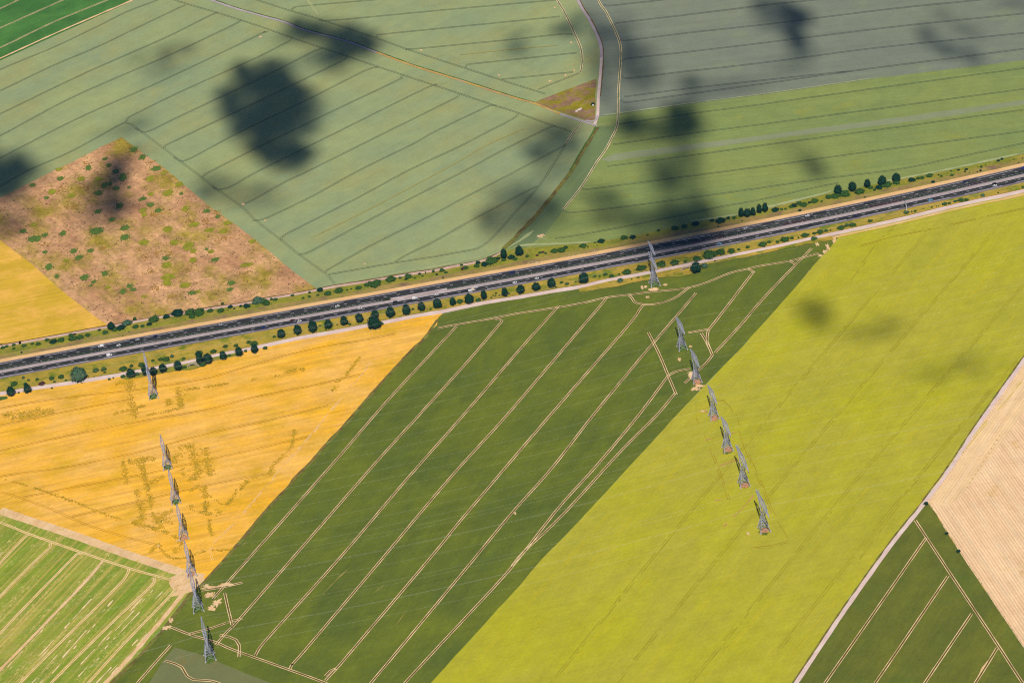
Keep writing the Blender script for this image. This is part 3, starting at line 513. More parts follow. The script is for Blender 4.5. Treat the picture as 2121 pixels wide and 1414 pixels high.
for e in zf([(1380, 995, 40, 26), (1560, 838, 44, 36), (1388, 700, 38, 26), (1595, 955, 30, 22), (1530, 1165, 46, 22), (2040, 995, 50, 18), (1600, 880, 26, 18), (1250, 410, 24, 15), (1480, 330, 34, 22), (1535, 528, 28, 24), (595, 420, 30, 18), (670, 285, 30, 18), (815, 285, 36, 20), (1180, 545, 26, 18), (1195, 580, 22, 18), (1610, 660, 44, 22), (1735, 708, 38, 18), (1845, 718, 32, 20), (1395, 1095, 52, 30),
             (1385, 1145, 36, 24), (545, 955, 22, 14), (275, 665, 22, 14), (890, 1180, 22, 12), (2085, 800, 30, 14), (1880, 650, 34, 16), (1190, 1255, 22, 12), (1440, 810, 36, 22), (1745, 885, 24, 16), (430, 390, 30, 22), (1190, 810, 40, 24), (1390, 400, 40, 26), (1240, 285, 30, 24), (490, 205, 26, 14), (1355, 235, 24, 14), (1640, 1215, 24, 12)]): b2.add(*e, z2)
for e in zf([(1240, 150, 50, 20), (500, 370, 60, 50), (600, 520, 80, 40), (1300, 900, 60, 40), (1210, 930, 50, 40), (1290, 1190, 50, 40), (1560, 1030, 40, 34), (1400, 900, 40, 30), (1250, 1050, 44, 26), (1570, 640, 60, 36), (1270, 580, 60, 36), (1700, 640, 50, 40), (2020, 1080, 60, 50), (1150, 870, 44, 26), (1850, 780, 60, 30), (380, 830, 70, 24), (720, 160, 40, 30), (1800, 560, 34, 26), (1430, 1250, 70, 24), (840, 860, 60, 20), (700, 360, 60, 40)]):
    c_ = P(e[0], e[1])
    for _ in range(int(e[2] * e[3] * .22) + 10): b3.dab(c_.x + random.gauss(0, e[2] / 2.2 * .5), c_.y + random.gauss(0, e[3] / 1.3 * .5), z3, random.uniform(.4, 1.3))
b4 = Blots()
for _ in range(2600):
    x, y = random.uniform(0, 640), random.uniform(290, 680)
    if y > 409 - .49 * x + 4 and y > 284 + (x - 251) * .775 + 4 and y < 716 - .19 * x and y < 1400 and not (x < 222 and y > 500 + x * .76):
        g = P(x, y)
        if noise.noise(Vector((g.x / 22, g.y / 22, 0))) > -.15: b4.dab(g.x, g.y, z4, random.uniform(.3, 1.0))
b4.done('dead_weeds', flat('dead_stalks', (108, 78, 62), .95, .4, .3), 'fine brown speckle of dead stalks over the fallow soil')
b3.done('dock_weeds', M['rust_weed'], 'rusty ochre weed patches on the fallow field')
b2.done('weeds', M['olive_weed'], 'olive yellow weed patches on the fallow field'); b1.done('weeds', M['fallow_weed'], 'dark green weed patches on the fallow field')
ZL[0] = ZB
bp = Blots(); zn(); zn(); z = zn()
for e in ((1433, 777, 9, 7), (1441, 806, 8, 4), (1447, 800, 10, 3), (1355, 600, 9, 3), (1337, 594, 3, 2.5), (1330, 596, 2, 4), (1341, 616, 4, 2), (1379, 590, 4, 2), (1430, 718, 2.5, 2), (1407, 745, 3, 3), (1714, 512, 3, 6), (1727, 497, 4, 6), (1708, 522, 4, 3), (1698, 530, 4, 2), (1690, 505, 1.5, 4), (1694, 506, 1.5, 4), (1066.8, 1063, 2, 2), (437, 1232, 10, 5),
          (450, 1248, 9, 6), (438, 1260, 8, 5), (470, 1210, 14, 3), (430, 1215, 12, 4), (550, 457, 2, 1.5), (504, 424, 3, 2), (756, 547, 2, 1), (540, 77, 2, 2), (872, 105, 2, 1.5), (1034, 157, 2, 1.5), (1149, 17, 2, 1.5), (1183, 89, 2, 1.5), (1189, 146, 1.5, 2), (1171, 157, 2, 1.5), (1139, 169, 2.5, 1.5), (378, 1212, 18, 10), (402, 1200, 14, 8),
          (370, 1120, 5, 2), (327, 1130, 4, 2), (1550, 1105, 2, 3), (1456, 852, 6, 2), (1120, 489, 8, 3), (345, 1300, 8, 4), (352, 1285, 2, 5), (356, 1284, 2, 5)): bp.add(*e, z, .5)
bp.done('bare_earth', M['pale_earth'], 'pale bare patches of soil scattered over the fields')

# ------------------------------------------------------------------ motorway
zo1 = lambda l: l
GD = [(4, 776.6), (407, 703.6), (780, 635.8), (1179, 564), (1573, 489.1), (1846, 431.8), (1955, 408), (2117, 371.5)]
DD = [(8, 758), (391, 689.1), (798, 615.6), (1179, 546.3), (1448, 496.4), (1555, 475.3), (1839, 416.2), (2101, 358)]
import numpy as np
_a = np.array([P(*p)[:2] for p in GD]); _b = np.array([P(*p)[:2] for p in DD])
_f = np.polyfit(_a[:, 0] / 500, _a[:, 1], 3); _g = np.polyfit(_b[:, 0] / 500, _b[:, 1], 3)
def cly(x):
    def ev(t): return (np.polyval(_f, t / 500) + np.polyval(_g, t / 500)) / 2
    if x < -560: return ev(-560) + (x + 560) * (ev(-559) - ev(-560))
    if x > 560: return ev(560) + (x - 560) * (ev(560) - ev(559))
    return ev(x)
CL = [Vector((x, cly(x))) for x in range(-1000, 1001, 4)]; CN = normals(CL)
CS = [0.0]
for i in range(1, len(CL)): CS.append(CS[-1] + (CL[i] - CL[i - 1]).length)
def off(d): return [p + n * d for p, n in zip(CL, CN)]
def band(name, d0, d1, mat, label, z, i0=0, i1=None, kind='structure', cat=None):
    a, b = off(d0)[i0:i1], off(d1)[i0:i1]; vs = []
    for p, q in zip(a, b): vs += [(*p, z), (*q, z)]
    fs = [(2 * i, 2 * i + 2, 2 * i + 3, 2 * i + 1) for i in range(len(a) - 1)]
    return tag(link(name, mesh(name, vs, fs), mat), label, cat, None, kind)
def cl_at(px, py):
    """arc index and signed offset of a picture point relative to the motorway axis"""
    g = P(px, py).xy; i = min(range(len(CL)), key=lambda j: (CL[j] - g).length_squared)
    return i, (g - CL[i]).dot(CN[i])
ZL[0] = ZB + .16; z = zn() + .02
# verges: north and south polygons
nl = G([(a, b + 4.5) for a, b in NTRK[:-2]] + [(1030, 530), (1044, 521)] + up(NEDGE[1:], 0)); sl_ = G(up(STRK, -3.6))
ce = off(18.4); cs = off(-13.0)
sheet('verge', nl + [p for p in ce[::-1][::6] if nl[0].x < p.x < nl[-1].x], M['grass_green'], z, 0, label='grassy verge north of the motorway')
z += .02
mid = []
for i in range(0, len(CL), 3): mid.append(CL[i] + CN[i] * (26 + 3.2 * noise.noise(Vector((i / 9, 0, 0))) + 1.5 * noise.noise(Vector((i / 3, 4, 0)))))
vs = []; fs = []; A = ce[::3]
for p, q2_ in zip(A, mid): vs += [(*p, z), (*q2_, z)]
fs = [(2 * i, 2 * i + 2, 2 * i + 3, 2 * i + 1) for i in range(len(A) - 1)]
tag(link('verge', mesh('verge', vs, fs), M['grass_brown']), 'dry brown grass bank above the motorway', None, None, 'structure')
sheet('verge', [p for p in cs[::6] if sl_[0].x < p.x < sl_[-1].x] + sl_[::-1], M['grass'], z - .02, 0, label='yellow-green verge between the motorway and the chalk track')
# land south of the track round the first pylons
sheet('verge', G([(300, 770), (404, 750), (440, 741), (500, 729), (505, 735), (470, 742), (435, 750), (410, 763), (395, 767), (360, 769), (330, 775), (300, 780), (262, 787), (250, 783)]), M['grass_green'], amp=.3, label='weedy bank by the culvert under the track')
sheet('verge', G([(1200, 598), (1259, 584), (1358, 566), (1457, 545), (1540, 528), (1640, 507), (1722, 489), (1728, 497), (1659, 509), (1540, 535), (1469, 547), (1450, 558), (1433, 568), (1410, 573), (1366, 575.5), (1310, 586), (1279, 594), (1200, 606)]), M['grass'], amp=.4, label='grassy strip south of the chalk track')
sheet('verge', G([(2, 822), (15, 821), (16, 826), (0, 830), (-30, 832), (-30, 826)]), M['lush'], amp=.2, label='dark grass corner at the left edge')
z += .05
band('asphalt_strip', 13.1, 18.8, M['straw'], 'pale orange gravel strip along the north side of the motorway', z)
z += .05
band('motorway', -13.1, 13.3, M['asphalt'], 'dark asphalt of the motorway', z)
z += .03
band('motorway_shoulder', -13.1, -10.75, M['shoulder'], 'pale hard shoulder on the south side', z); band('motorway_shoulder', 12.0, 13.3, M['shoulder'], 'narrow pale edge of the north carriageway', z)
band('median', -3.9, .1, M['concrete'], 'pale concrete strip of the central reservation', z)
i0, i1 = cl_at(808, 0 + 618)[0], cl_at(929, 597)[0]
band('median', .15, 2.5, M['median_dark'], 'dark planted soil of the central reservation', z, 0, i0); band('median', .15, 2.5, M['median_dark'], 'dark planted soil of the central reservation further east', z, i1, None)
band('median', .15, 2.9, M['concrete'], 'paved crossing gap in the central reservation', z, i0, i1 + 1)
pq = Ribbon(); zp = z + .04; TOP = z
def cpt(s, d):
    j = min(len(CS) - 2, max(0, int(np.searchsorted(CS, s)) - 1)); t = (s - CS[j]) / (CS[j + 1] - CS[j])
    return CL[j].lerp(CL[j + 1], t) + CN[j] * d
def sAt(px, py):
    i, o = cl_at(px, py); g = P(px, py).xy; d = (CL[i + 1] - CL[i - 1]).normalized(); return CS[i] + (g - CL[i]).dot(d)
def dashes(d, s0, on, per, wd):
    s = s0 % per - per
    while s < CS[-1]:
        if s > 0 and s + on < CS[-1]:
            n = max(1, int(on / 6)); pq.add([cpt(s + on * k / n, d) for k in range(n + 1)], wd, zp, sm=False)
        s += per
dashes(6.85, sAt(798, 615.6) - 1.6, 3.2, 13.07, .34); dashes(-6.85, sAt(1153 / 5.05 + 780, 460 + 683 / 5.05) - 1.6, 3.2, 13.5, .34)
dashes(10.55, sAt(780 + 350 / 5.05, 460 + 715 / 5.05), 39, 52.3, .38); dashes(-10.6, sAt(400 + 220 / 5.05, 560 + 720 / 5.05), 39, 53.5, .38)
dashes(3.0, 0, 20, 20, .28); dashes(-4.1, 0, 20, 20, .28)
for (px, py, s) in ((821, 617, 1), (914, 600.5, -1)):
    g = P(px, py).xy; i, o = cl_at(px, py); d = (CL[i + 1] - CL[i]).normalized(); n = CN[i]
    c = CL[i] - n * .7
    pq.add([c - d * 5 * s + n * 3.2, c + d * 5 * s], .5, zp + .03, sm=False); pq.add([c - d * 5 * s - n * 2.4, c + d * 5 * s], .5, zp + .03, sm=False)
pq.done('road_marking', M['paint'], 'white dashed lane lines and chevrons painted on the motorway', 'structure')

# ------------------------------------------------------------------ bars helper
class Bars:
    def __init__(s): s.v = []; s.f = []
    def bar(s, a, b, r, r2=None):
        a, b = Vector(a), Vector(b); r2 = r if r2 is None else r2; d = (b - a).normalized()
        x = d.orthogonal().normalized(); y = d.cross(x); i = len(s.v)
        for p, q in ((a, r), (b, r2)):
            for k in range(4):
                t = math.pi / 4 + k * math.pi / 2; s.v.append(tuple(p + (x * math.cos(t) + y * math.sin(t)) * q))
        for k in range(4): s.f.append((i + k, i + (k + 1) % 4, i + 4 + (k + 1) % 4, i + 4 + k))
        s.f += [(i + 3, i + 2, i + 1, i), (i + 4, i + 5, i + 6, i + 7)]
    def box(s, c, h):
        i = len(s.v); x, y, z = h
        for dz in (-z, z):
            for dx, dy in ((-x, -y), (x, -y), (x, y), (-x, y)): s.v.append((c[0] + dx, c[1] + dy, c[2] + dz))
        s.f += [(i + 3, i + 2, i + 1, i), (i + 4, i + 5, i + 6, i + 7)]
        for k in range(4): s.f.append((i + k, i + (k + 1) % 4, i + 4 + (k + 1) % 4, i + 4 + k))
    def mesh(s, name): return mesh(name, s.v, s.f)
M['steel'] = flat('galvanised_steel', (184, 184, 202), .5, .15, .3, 0)
M['insul'] = flat('insulator_glass', (120, 130, 132), .3, .1)
M['footing'] = flat('footing_concrete', (196, 184, 170), .9, .2)
def lattice(b, lev, r, panels):
    """four-legged tapering lattice; lev = [(z, hx, hy), ...]"""
    for (z0, x0, y0), (z1, x1, y1), n in zip(lev, lev[1:], panels):
        for j in range(n):
            t0, t1 = j / n, (j + 1) / n
            c = []
            for t in (t0, t1):
                z = z0 + (z1 - z0) * t; hx = x0 + (x1 - x0) * t; hy = y0 + (y1 - y0) * t
                c.append([(hx, hy, z), (-hx, hy, z), (-hx, -hy, z), (hx, -hy, z)])
            for k in range(4):
                l = (k + 1) % 4
                b.bar(c[0][k], c[1][l], r * .9); b.bar(c[0][l], c[1][k], r * .9)
                if k % 2 == 0: b.bar(c[1][k], c[1][l], r)
def arm_mesh(L, H, hw, hh, r):
    b = Bars(); n = 5
    for s in (-1, 1):
        st = []
        for j in range(n + 1):
            t = j / n; y = s * (1.2 + (L / 2 - 1.2) * t); x = hw * (1 - .88 * t); st.append([(x, y, H), (-x, y, H), (0 if t == 1 else -x * .8, y, H + hh * (1 - .93 * t)), (0 if t == 1 else x * .8, y, H + hh * (1 - .93 * t))])
        for p, q in zip(st, st[1:]):
            for k in range(4):
                b.bar(p[k], q[k], r * 1.6)
                if k in (0, 2): b.bar(p[k], q[(k + 1) % 4], r * .8)
            b.bar(p[0], p[1], r)
    for x in (-hw, hw):
        b.bar((x, -1.2, H), (x, 1.2, H), r * 1.3); b.bar((x * .8, -1.2, H + hh), (x * .8, 1.2, H + hh), r * 1.3)
    return b.mesh('crossarm')
def make_pylon(kind):
    """kind: 'fork' (flat wide crossarm on a forked head with two peaks), 'small' (same without peaks), 'tall' (two arm levels)"""
    root = empty('pylon', (0, 0, 0))
    H, L = {'fork': (29.6, 38.5), 'small': (26.5, 29.0), 'tall': (28.5, 31.0)}[kind]
    bh = 4.45 if kind != 'small' else 4.0; zw = H * .56; wh = 1.35
    zf = H * .2; fh = bh + (wh - bh) * zf / zw
    for sx in (-1, 1):
        for sy in (-1, 1):
            b = Bars(); b.bar((sx * bh, sy * bh, .2), (sx * fh, sy * fh, zf), .32, .3)
            b.bar((sx * fh, sy * fh, zf), (sx * wh, sy * wh, zw), .3, .24)
            link('leg', b.mesh('leg'), M['steel'], root)
            f = Bars(); f.box((sx * bh, sy * bh, .25), (.6, .6, .35)); link('footing', f.mesh('footing'), M['footing'], root)
    b = Bars()
    lattice(b, [(0.3, bh, bh), (zf, fh, fh), (zw, wh, wh)], .11, (1, 4))
    if kind == 'tall':
        lattice(b, [(zw, wh, wh), (H, 1.2, 1.2), (42.7, .8, .8), (46.5, .12, .12)], .14, (4, 4, 1))
        for sx in (-1, 1):
            for sy in (-1, 1): b.bar((sx * wh, sy * wh, zw), (sx * .8, sy * .8, 42.7), .17); b.bar((sx * .8, sy * .8, 42.7), (0, 0, 46.5), .12)
    else:
        fy = L * .21
        for sy in (-1, 1):
            n = 4
            for sx in (-1, 1):
                b.bar((sx * wh, sy * wh, zw), (sx * 1.15, sy * (fy + .9), H), .17); b.bar((sx * wh, sy * wh * .1, zw), (sx * 1.15, sy * (fy - .9), H), .17)
            for j in range(n):
                def pt(t, sx, o): return (sx * (wh + (1.15 - wh) * t), sy * (((wh if o > 0 else wh * .1)) * (1 - t) + (fy + o * .9) * t), zw + (H - zw) * t)
                t0, t1 = j / n, (j + 1) / n
                b.bar(pt(t0, 1, 1), pt(t1, -1, 1), .1); b.bar(pt(t0, -1, 1), pt(t1, 1, 1), .1)
                for sx in (-1, 1): b.bar(pt(t0, sx, 1), pt(t1, sx, -1), .09)
    link('lattice_body', b.mesh('lattice_body'), M['steel'], root)
    lv = [(H, L, 1.5, 2.4)] + ([(42.7, 25, 1.1, 1.8)] if kind == 'tall' else [])
    pts = []
    for h, l, hw, hh in lv:
        link('crossarm', arm_mesh(l, h, hw, hh, .15), M['steel'], root)
    if kind == 'fork':
        for s in (-1, 1):
            b = Bars(); y = s * L * .27
            for sx in (-1, 1):
                for dy in (-1.3, 1.3): b.bar((sx * .9, y + dy, H + 1.0), (0, y + s * .8, H + 7.2), .11, .07)
                b.bar((sx * .5, y - .6, H + 4), (-sx * .5, y + .6, H + 4), .07)
            link('earth_wire_peak', b.mesh('earth_wire_peak'), M['steel'], root)
    ins = [(-L / 2 + .5, H), (0, H), (L / 2 - .5, H)] if kind != 'tall' else [(-L / 2 + .5, H), (L / 2 - .5, H), (-6.5, H), (6.5, H), (-12, 42.7), (12, 42.7)]
    for y, h in ins:
        b = Bars(); b.bar((0, y, h), (0, y, h - 3.2), .09)
        for j in range(7): b.box((0, y, h - .6 - j * .38), (.17, .17, .07))
        link('insulator', b.mesh('insulator'), M['insul'], root)
    wires = [(y, h - 3.2) for y, h in ins] + ([(-L * .27 - .8, H + 7.2), (L * .27 + .8, H + 7.2)] if kind == 'fork' else [(0, 46.5)] if kind == 'tall' else [])
    return root, wires
PROT = {k: make_pylon(k) for k in ('tall', 'small', 'fork')}
used = set()
LP = [(318, 822, 'tall'), (347, 968, 'small'), (364, 1039, 'small'), (381, 1113, 'small'), (397, 1189, 'small'), (411, 1262, 'fork'), (435.5, 1362.8, 'fork')]
RP = [(1356, 590, 'tall'), (1413, 722, 'small'), (1443, 790, 'small'), (1479, 865, 'small'), (1507, 931, 'small'), (1541, 1004, 'fork'), (1582.7, 1097.9, 'fork')]
ROWD = ['motorway end, tall with two levels of arms', 'second from the motorway, small flat head', 'third from the motorway, small flat head', 'fourth from the motorway, small flat head',
        'fifth from the motorway, small flat head', 'sixth from the motorway, large forked head with peaks', 'farthest from the motorway, large forked head with peaks']
AW = A_W
bases = {}
for side, L_ in (('left', LP), ('right', RP)):
    for i, (x, y, kd) in enumerate(L_):
        pr, wr = PROT[kd]; o = pr if kd not in used else copy_tree(pr); used.add(kd)
        g = P(x, y); a = math.atan2((P(*RP[i][:2]) - P(*LP[i][:2])).y, (P(*RP[i][:2]) - P(*LP[i][:2])).x)
        o.location = (g.x, g.y, TOP - .1); o.rotation_euler = (0, 0, a); bases[(side, i)] = (g, a, wr)
        fld = ('golden' if i < 5 else 'dark green') if side == 'left' else ('dark green' if i < 3 else 'yellow-green')
        tag(o, f'grey lattice pylon of the {side} row, {ROWD[i]}', 'pylon', f'electricity pylons of the {side} row')
M['wire'] = flat('aluminium_conductor', (214, 212, 200), .9, .05, 1, 0)
for i in range(7):
    (ga, a, wr), (gb, _, _) = bases[('left', i)], bases[('right', i)]
    d = (gb - ga); ux = Vector((math.cos(a), math.sin(a), 0)); uy = Vector((-math.sin(a), math.cos(a), 0))
    stops = [ga - d, ga, gb, gb + d]
    for y, h in wr:
        b = Bars()
        for p, q in zip(stops, stops[1:]):
            n = 14; prev = None
            for k in range(n + 1):
                t = k / n; c = p.lerp(q, t) + uy * y; c.z = h + TOP - .1 - 4 * (9.5 if i else 11) * t * (1 - t)
                if prev is not None: b.bar(prev, c, .023)
                prev = c
        o = link('overhead_cable', b.mesh('overhead_cable'), M['wire'])
        tag(o, f'thin pale overhead cable strung between the {ordn(i + 1)} pylons of both rows, counted from the motorway', 'power cable', f'cables of the {ordn(i + 1)} power line from the motorway')
# ground under the pylons
b1 = Blots(); b2 = Blots(); zn(); z = zn()
for i in (2, 3, 4, 5, 6): x, y, _k = RP[i]; b1.add(x + 1, y + 1, 8, 5.5, z, .25)
for i in (4,): x, y, _k = LP[i]; b1.add(x, y, 7, 5, z, .3)
x, y, _k = LP[3]; b1.add(x, y + 2, 8, 5, z, .4)
for x, y, rx, ry in [(LP[0][0], LP[0][1], 11, 9), (LP[1][0], LP[1][1], 12, 8), (LP[2][0], LP[2][1], 11, 8), (RP[0][0], RP[0][1], 10, 8), (RP[1][0], RP[1][1], 12, 8), (LP[5][0], LP[5][1], 13, 9), (LP[6][0], LP[6][1] + 2, 16, 11), (1507, 934, 13, 8), (1541, 1003, 12, 10), (1582, 1099, 14, 11)]:
    b2.add(x, y, rx * .72, ry * .7, z - .04, .35)
b1.done('bare_earth', M['pink_earth'], 'pinkish bare earth under the pylon legs'); b2.done('weeds', M['weed'], 'dark weeds round the pylon feet')

# ------------------------------------------------------------------ vegetation
def foliage(name, c1, c2):
    k = N(name); tc = k.n('ShaderNodeTexCoord'); k.b.inputs['Roughness'].default_value = .75
    t = k.n('ShaderNodeTexNoise'); t.inputs['Scale'].default_value = 2.2; t.inputs['Detail'].default_value = 5; t.inputs['Roughness'].default_value = .7
    k.l(tc.outputs['Object'], t.inputs['Vector'])
    r = k.n('ShaderNodeMapRange'); r.inputs['From Min'].default_value = .35; r.inputs['From Max'].default_value = .65; k.l(t.outputs['Fac'], r.inputs['Value'])
    return k.out(k.mix(r.outputs[0], alb(c1), alb(c2)))
M['leaf'] = foliage('tree_leaves', (14, 44, 34), (26, 70, 38)); M['leaf_b'] = foliage('bush_leaves', (38, 76, 30), (72, 104, 32)); M['leaf_red'] = foliage('copper_leaves', (74, 44, 44), (96, 60, 50))
M['leaf_pale'] = foliage('greyish_leaves', (60, 92, 66), (88, 116, 84)); M['bark'] = flat('bark', (92, 78, 60), .9, .3, 3)
def eggs(z, e):
    return 1 + e * (.34 - .62 * max(z, -.5)) if z > -.5 else (1 + e * .65) * 1.0
def crown_mesh(name, seed, egg=0, n=520, low=-1.0, amp=.34):
    rnd = random.Random(seed); vs = []; fs = []
    bm = bmesh.new(); bmesh.ops.create_icosphere(bm, subdivisions=3, radius=.8)
    for v_ in bm.verts:
        k = 1 + amp * noise.noise(v_.co * 1.9 + Vector((seed, 0, 0))) + .2 * noise.noise(v_.co * 4.5 + Vector((0, seed, 0)))
        v_.co *= k
        if egg: s = eggs(v_.co.z, egg); v_.co.x *= s; v_.co.y *= s
        if v_.co.z < low: v_.co.z = low
    bm.verts.ensure_lookup_table()
    for v_ in bm.verts: vs.append(tuple(v_.co))
    for f in bm.faces: fs.append(tuple(x.index for x in f.verts))
    bm.free()
    for _ in range(n):
        d = Vector((rnd.gauss(0, 1), rnd.gauss(0, 1), rnd.gauss(0, 1))).normalized()
        k = (.8 * (1 + amp * noise.noise(d * .8 * 1.9 + Vector((seed, 0, 0)))) + rnd.uniform(-.06, .24)); p = d * k
        if egg: s = eggs(p.z, egg); p.x *= s; p.y *= s
        if p.z < low: continue
        nn = (d + Vector((rnd.uniform(-.8, .8), rnd.uniform(-.8, .8), rnd.uniform(-.5, .8)))).normalized(); a = nn.orthogonal().normalized(); b_ = nn.cross(a); r = rnd.uniform(.06, .15)
        t = rnd.uniform(0, 6.28); a, b_ = a * math.cos(t) + b_ * math.sin(t), b_ * math.cos(t) - a * math.sin(t); i = len(vs)
        vs += [tuple(p - a * r), tuple(p - b_ * r * .6), tuple(p + a * r), tuple(p + b_ * r * .6)]; fs.append((i, i + 1, i + 2, i + 3))
    return mesh(name, vs, fs)
TREES = [crown_mesh('crown', 10 + i, .55 if i < 3 else .2) for i in range(5)]
BUSH = [crown_mesh('shrub', 30 + i, .1, 420, -.55, .62) for i in range(8)]
for m_ in TREES: m_.materials.append(M['leaf'])
TRUNK = Bars(); TRUNK.bar((0, 0, 0), (0, 0, .5), .03, .022); TRUNK.bar((0, 0, .4), (.12, .05, .62), .016); TRUNK.bar((0, 0, .4), (-.1, -.08, .65), .016); TRUNK = TRUNK.mesh('trunk'); TRUNK.materials.append(M['bark'])
def veg(x, y, wpx, hpx, kind, col, name, label, cat, group):
    k_ = 2.3 if kind == 'tree' else 1.28; wpx *= k_; hpx *= k_
    a = wpx / 2 / 2.2; vp = (hpx / 2) ** 2 - (a * .9 * .6 * 2.2) ** 2; c = max(a * .55, math.sqrt(max(vp, 0)) / 1.78)
    if kind == 'tree':
        c = min(max(c, a * .95), a * 1.9); zc = c * .85 + .9; g = P(x, y, zc); root = empty(name, (g.x, g.y, TOP - .15), random.uniform(0, 6.28))
        cr = link('crown', random.choice(TREES), None, root); cr.location = (0, 0, zc); cr.scale = (a * .86, a * .86, c * 1.05)
        if col: cr.material_slots[0].link = 'OBJECT'; cr.material_slots[0].material = M[col]
        tk = link('trunk', TRUNK, None, root); tk.scale = (zc * 1.6,) * 3
        return tag(root, label, cat, group)
    zc = c * .5; g = P(x, y, zc); o = link(name, random.choice(BUSH)); o.location = (g.x, g.y, zc + TOP - .1); o.scale = (a * 1.08, a * .95, c); o.rotation_euler = (0, 0, random.choice((0, 3.14)) + R_(9))
    o.material_slots[0].link = 'OBJECT' if o.material_slots else 'DATA'
    o.material_slots[0].material = M[col or 'leaf_b']
    return tag(o, label, cat, group)
for m_ in BUSH: m_.materials.append(M['leaf_b'])
Z = {1: (0, 600, 5.05), 2: (400, 560, 5.05), 3: (780, 460, 5.05), 4: (1160, 400, 5.05), 5: (1540, 320, 5.05), 6: (1820, 280, 7.047)}
def zz_(k, l): ox, oy, s = Z[k]; return [(ox + e[0] / s, oy + e[1] / s, e[2] / s, e[3] / s, *(e[4:] or (None,))) for e in l]
def sizew(w_): return 'tiny' if w_ < 3.2 else 'small' if w_ < 6 else 'medium' if w_ < 10 else 'large'
row_s = zz_(2, [(920, 660, 38, 45), (1090, 620, 40, 48), (1248, 585, 45, 58), (1412, 560, 40, 45), (1578, 525, 40, 45), (1738, 500, 45, 45), (1900, 460, 42, 42), (2063, 435, 42, 50)]) + \
    zz_(3, [(145, 945, 42, 50), (310, 912, 40, 50), (468, 882, 40, 42), (635, 850, 45, 50), (795, 830, 32, 40), (965, 800, 45, 50), (1120, 762, 35, 48), (1340, 733, 38, 42), (1505, 702, 42, 42), (1670, 675, 40, 42), (1830, 638, 45, 48)]) + zz_(4, [(248, 885, 50, 52)])
for i, e in enumerate(sorted(row_s)): veg(*e[:4], 'tree', None, 'roadside_tree', f'egg-shaped dark tree, {ordn(i + 1)} from the left in the row between motorway and chalk track', 'tree', 'row of trees between the motorway and the chalk track')
row_l = zz_(2, [(640, 820, 40, 42), (478, 850, 42, 45), (312, 890, 40, 42), (150, 920, 48, 48), (65, 920, 40, 65)]) + zz_(1, [(110, 1060, 42, 45), (283, 1030, 36, 45), (1365, 870, 45, 45), (1700, 820, 45, 42), (1860, 795, 45, 48), (1515, 840, 35, 50), (1600, 850, 40, 30)])
for i, e in enumerate(sorted(row_l)): veg(*e[:4], 'tree', None, 'roadside_tree', f'dark rounded tree, {ordn(i + 1)} from the left along the south edge of the chalk track', 'tree', 'trees along the south edge of the chalk track')
row_n = zz_(5, [(988, 370, 48, 45), (1140, 338, 45, 48), (1295, 305, 38, 42), (1450, 272, 43, 48), (1597, 240, 42, 42), (40, 610, 40, 40), (100, 600, 30, 40), (165, 570, 32, 45), (225, 555, 30, 45)]) + zz_(4, [(1895, 205, 30, 45)]) + zz_(3, [(1330, 335, 38, 50), (1490, 300, 40, 50)]) + zz_(1, [(1160, 378, 36, 38)])
for i, e in enumerate(sorted(row_n)): veg(*e[:4], 'tree', None, 'hedgerow_tree', f'dark full-crowned tree, {ordn(i + 1)} from the left at the field edge north of the motorway', 'tree', 'trees at the field edge north of the motorway')
big = [((400 + 1890 / 5.05, 560 + 545 / 5.05, 70 / 5.05, 58 / 5.05), 'leaf', 'large dark clump straddling the south track above the golden field'), ((815 / 5.05, 600 + 880 / 5.05, 75 / 5.05, 62 / 5.05), 'leaf_pale', 'large greyish green round tree near the left edge on the south verge'),
       ((1160 + 1420 / 5.05, 400 + 780 / 5.05, 58 / 5.05, 45 / 5.05), 'leaf', 'broad dark tree beside the concrete culvert near the right pylon row')]
for e, c_, lb in big: veg(*e, 'tree', c_, 'broad_tree', lb, 'tree', None)
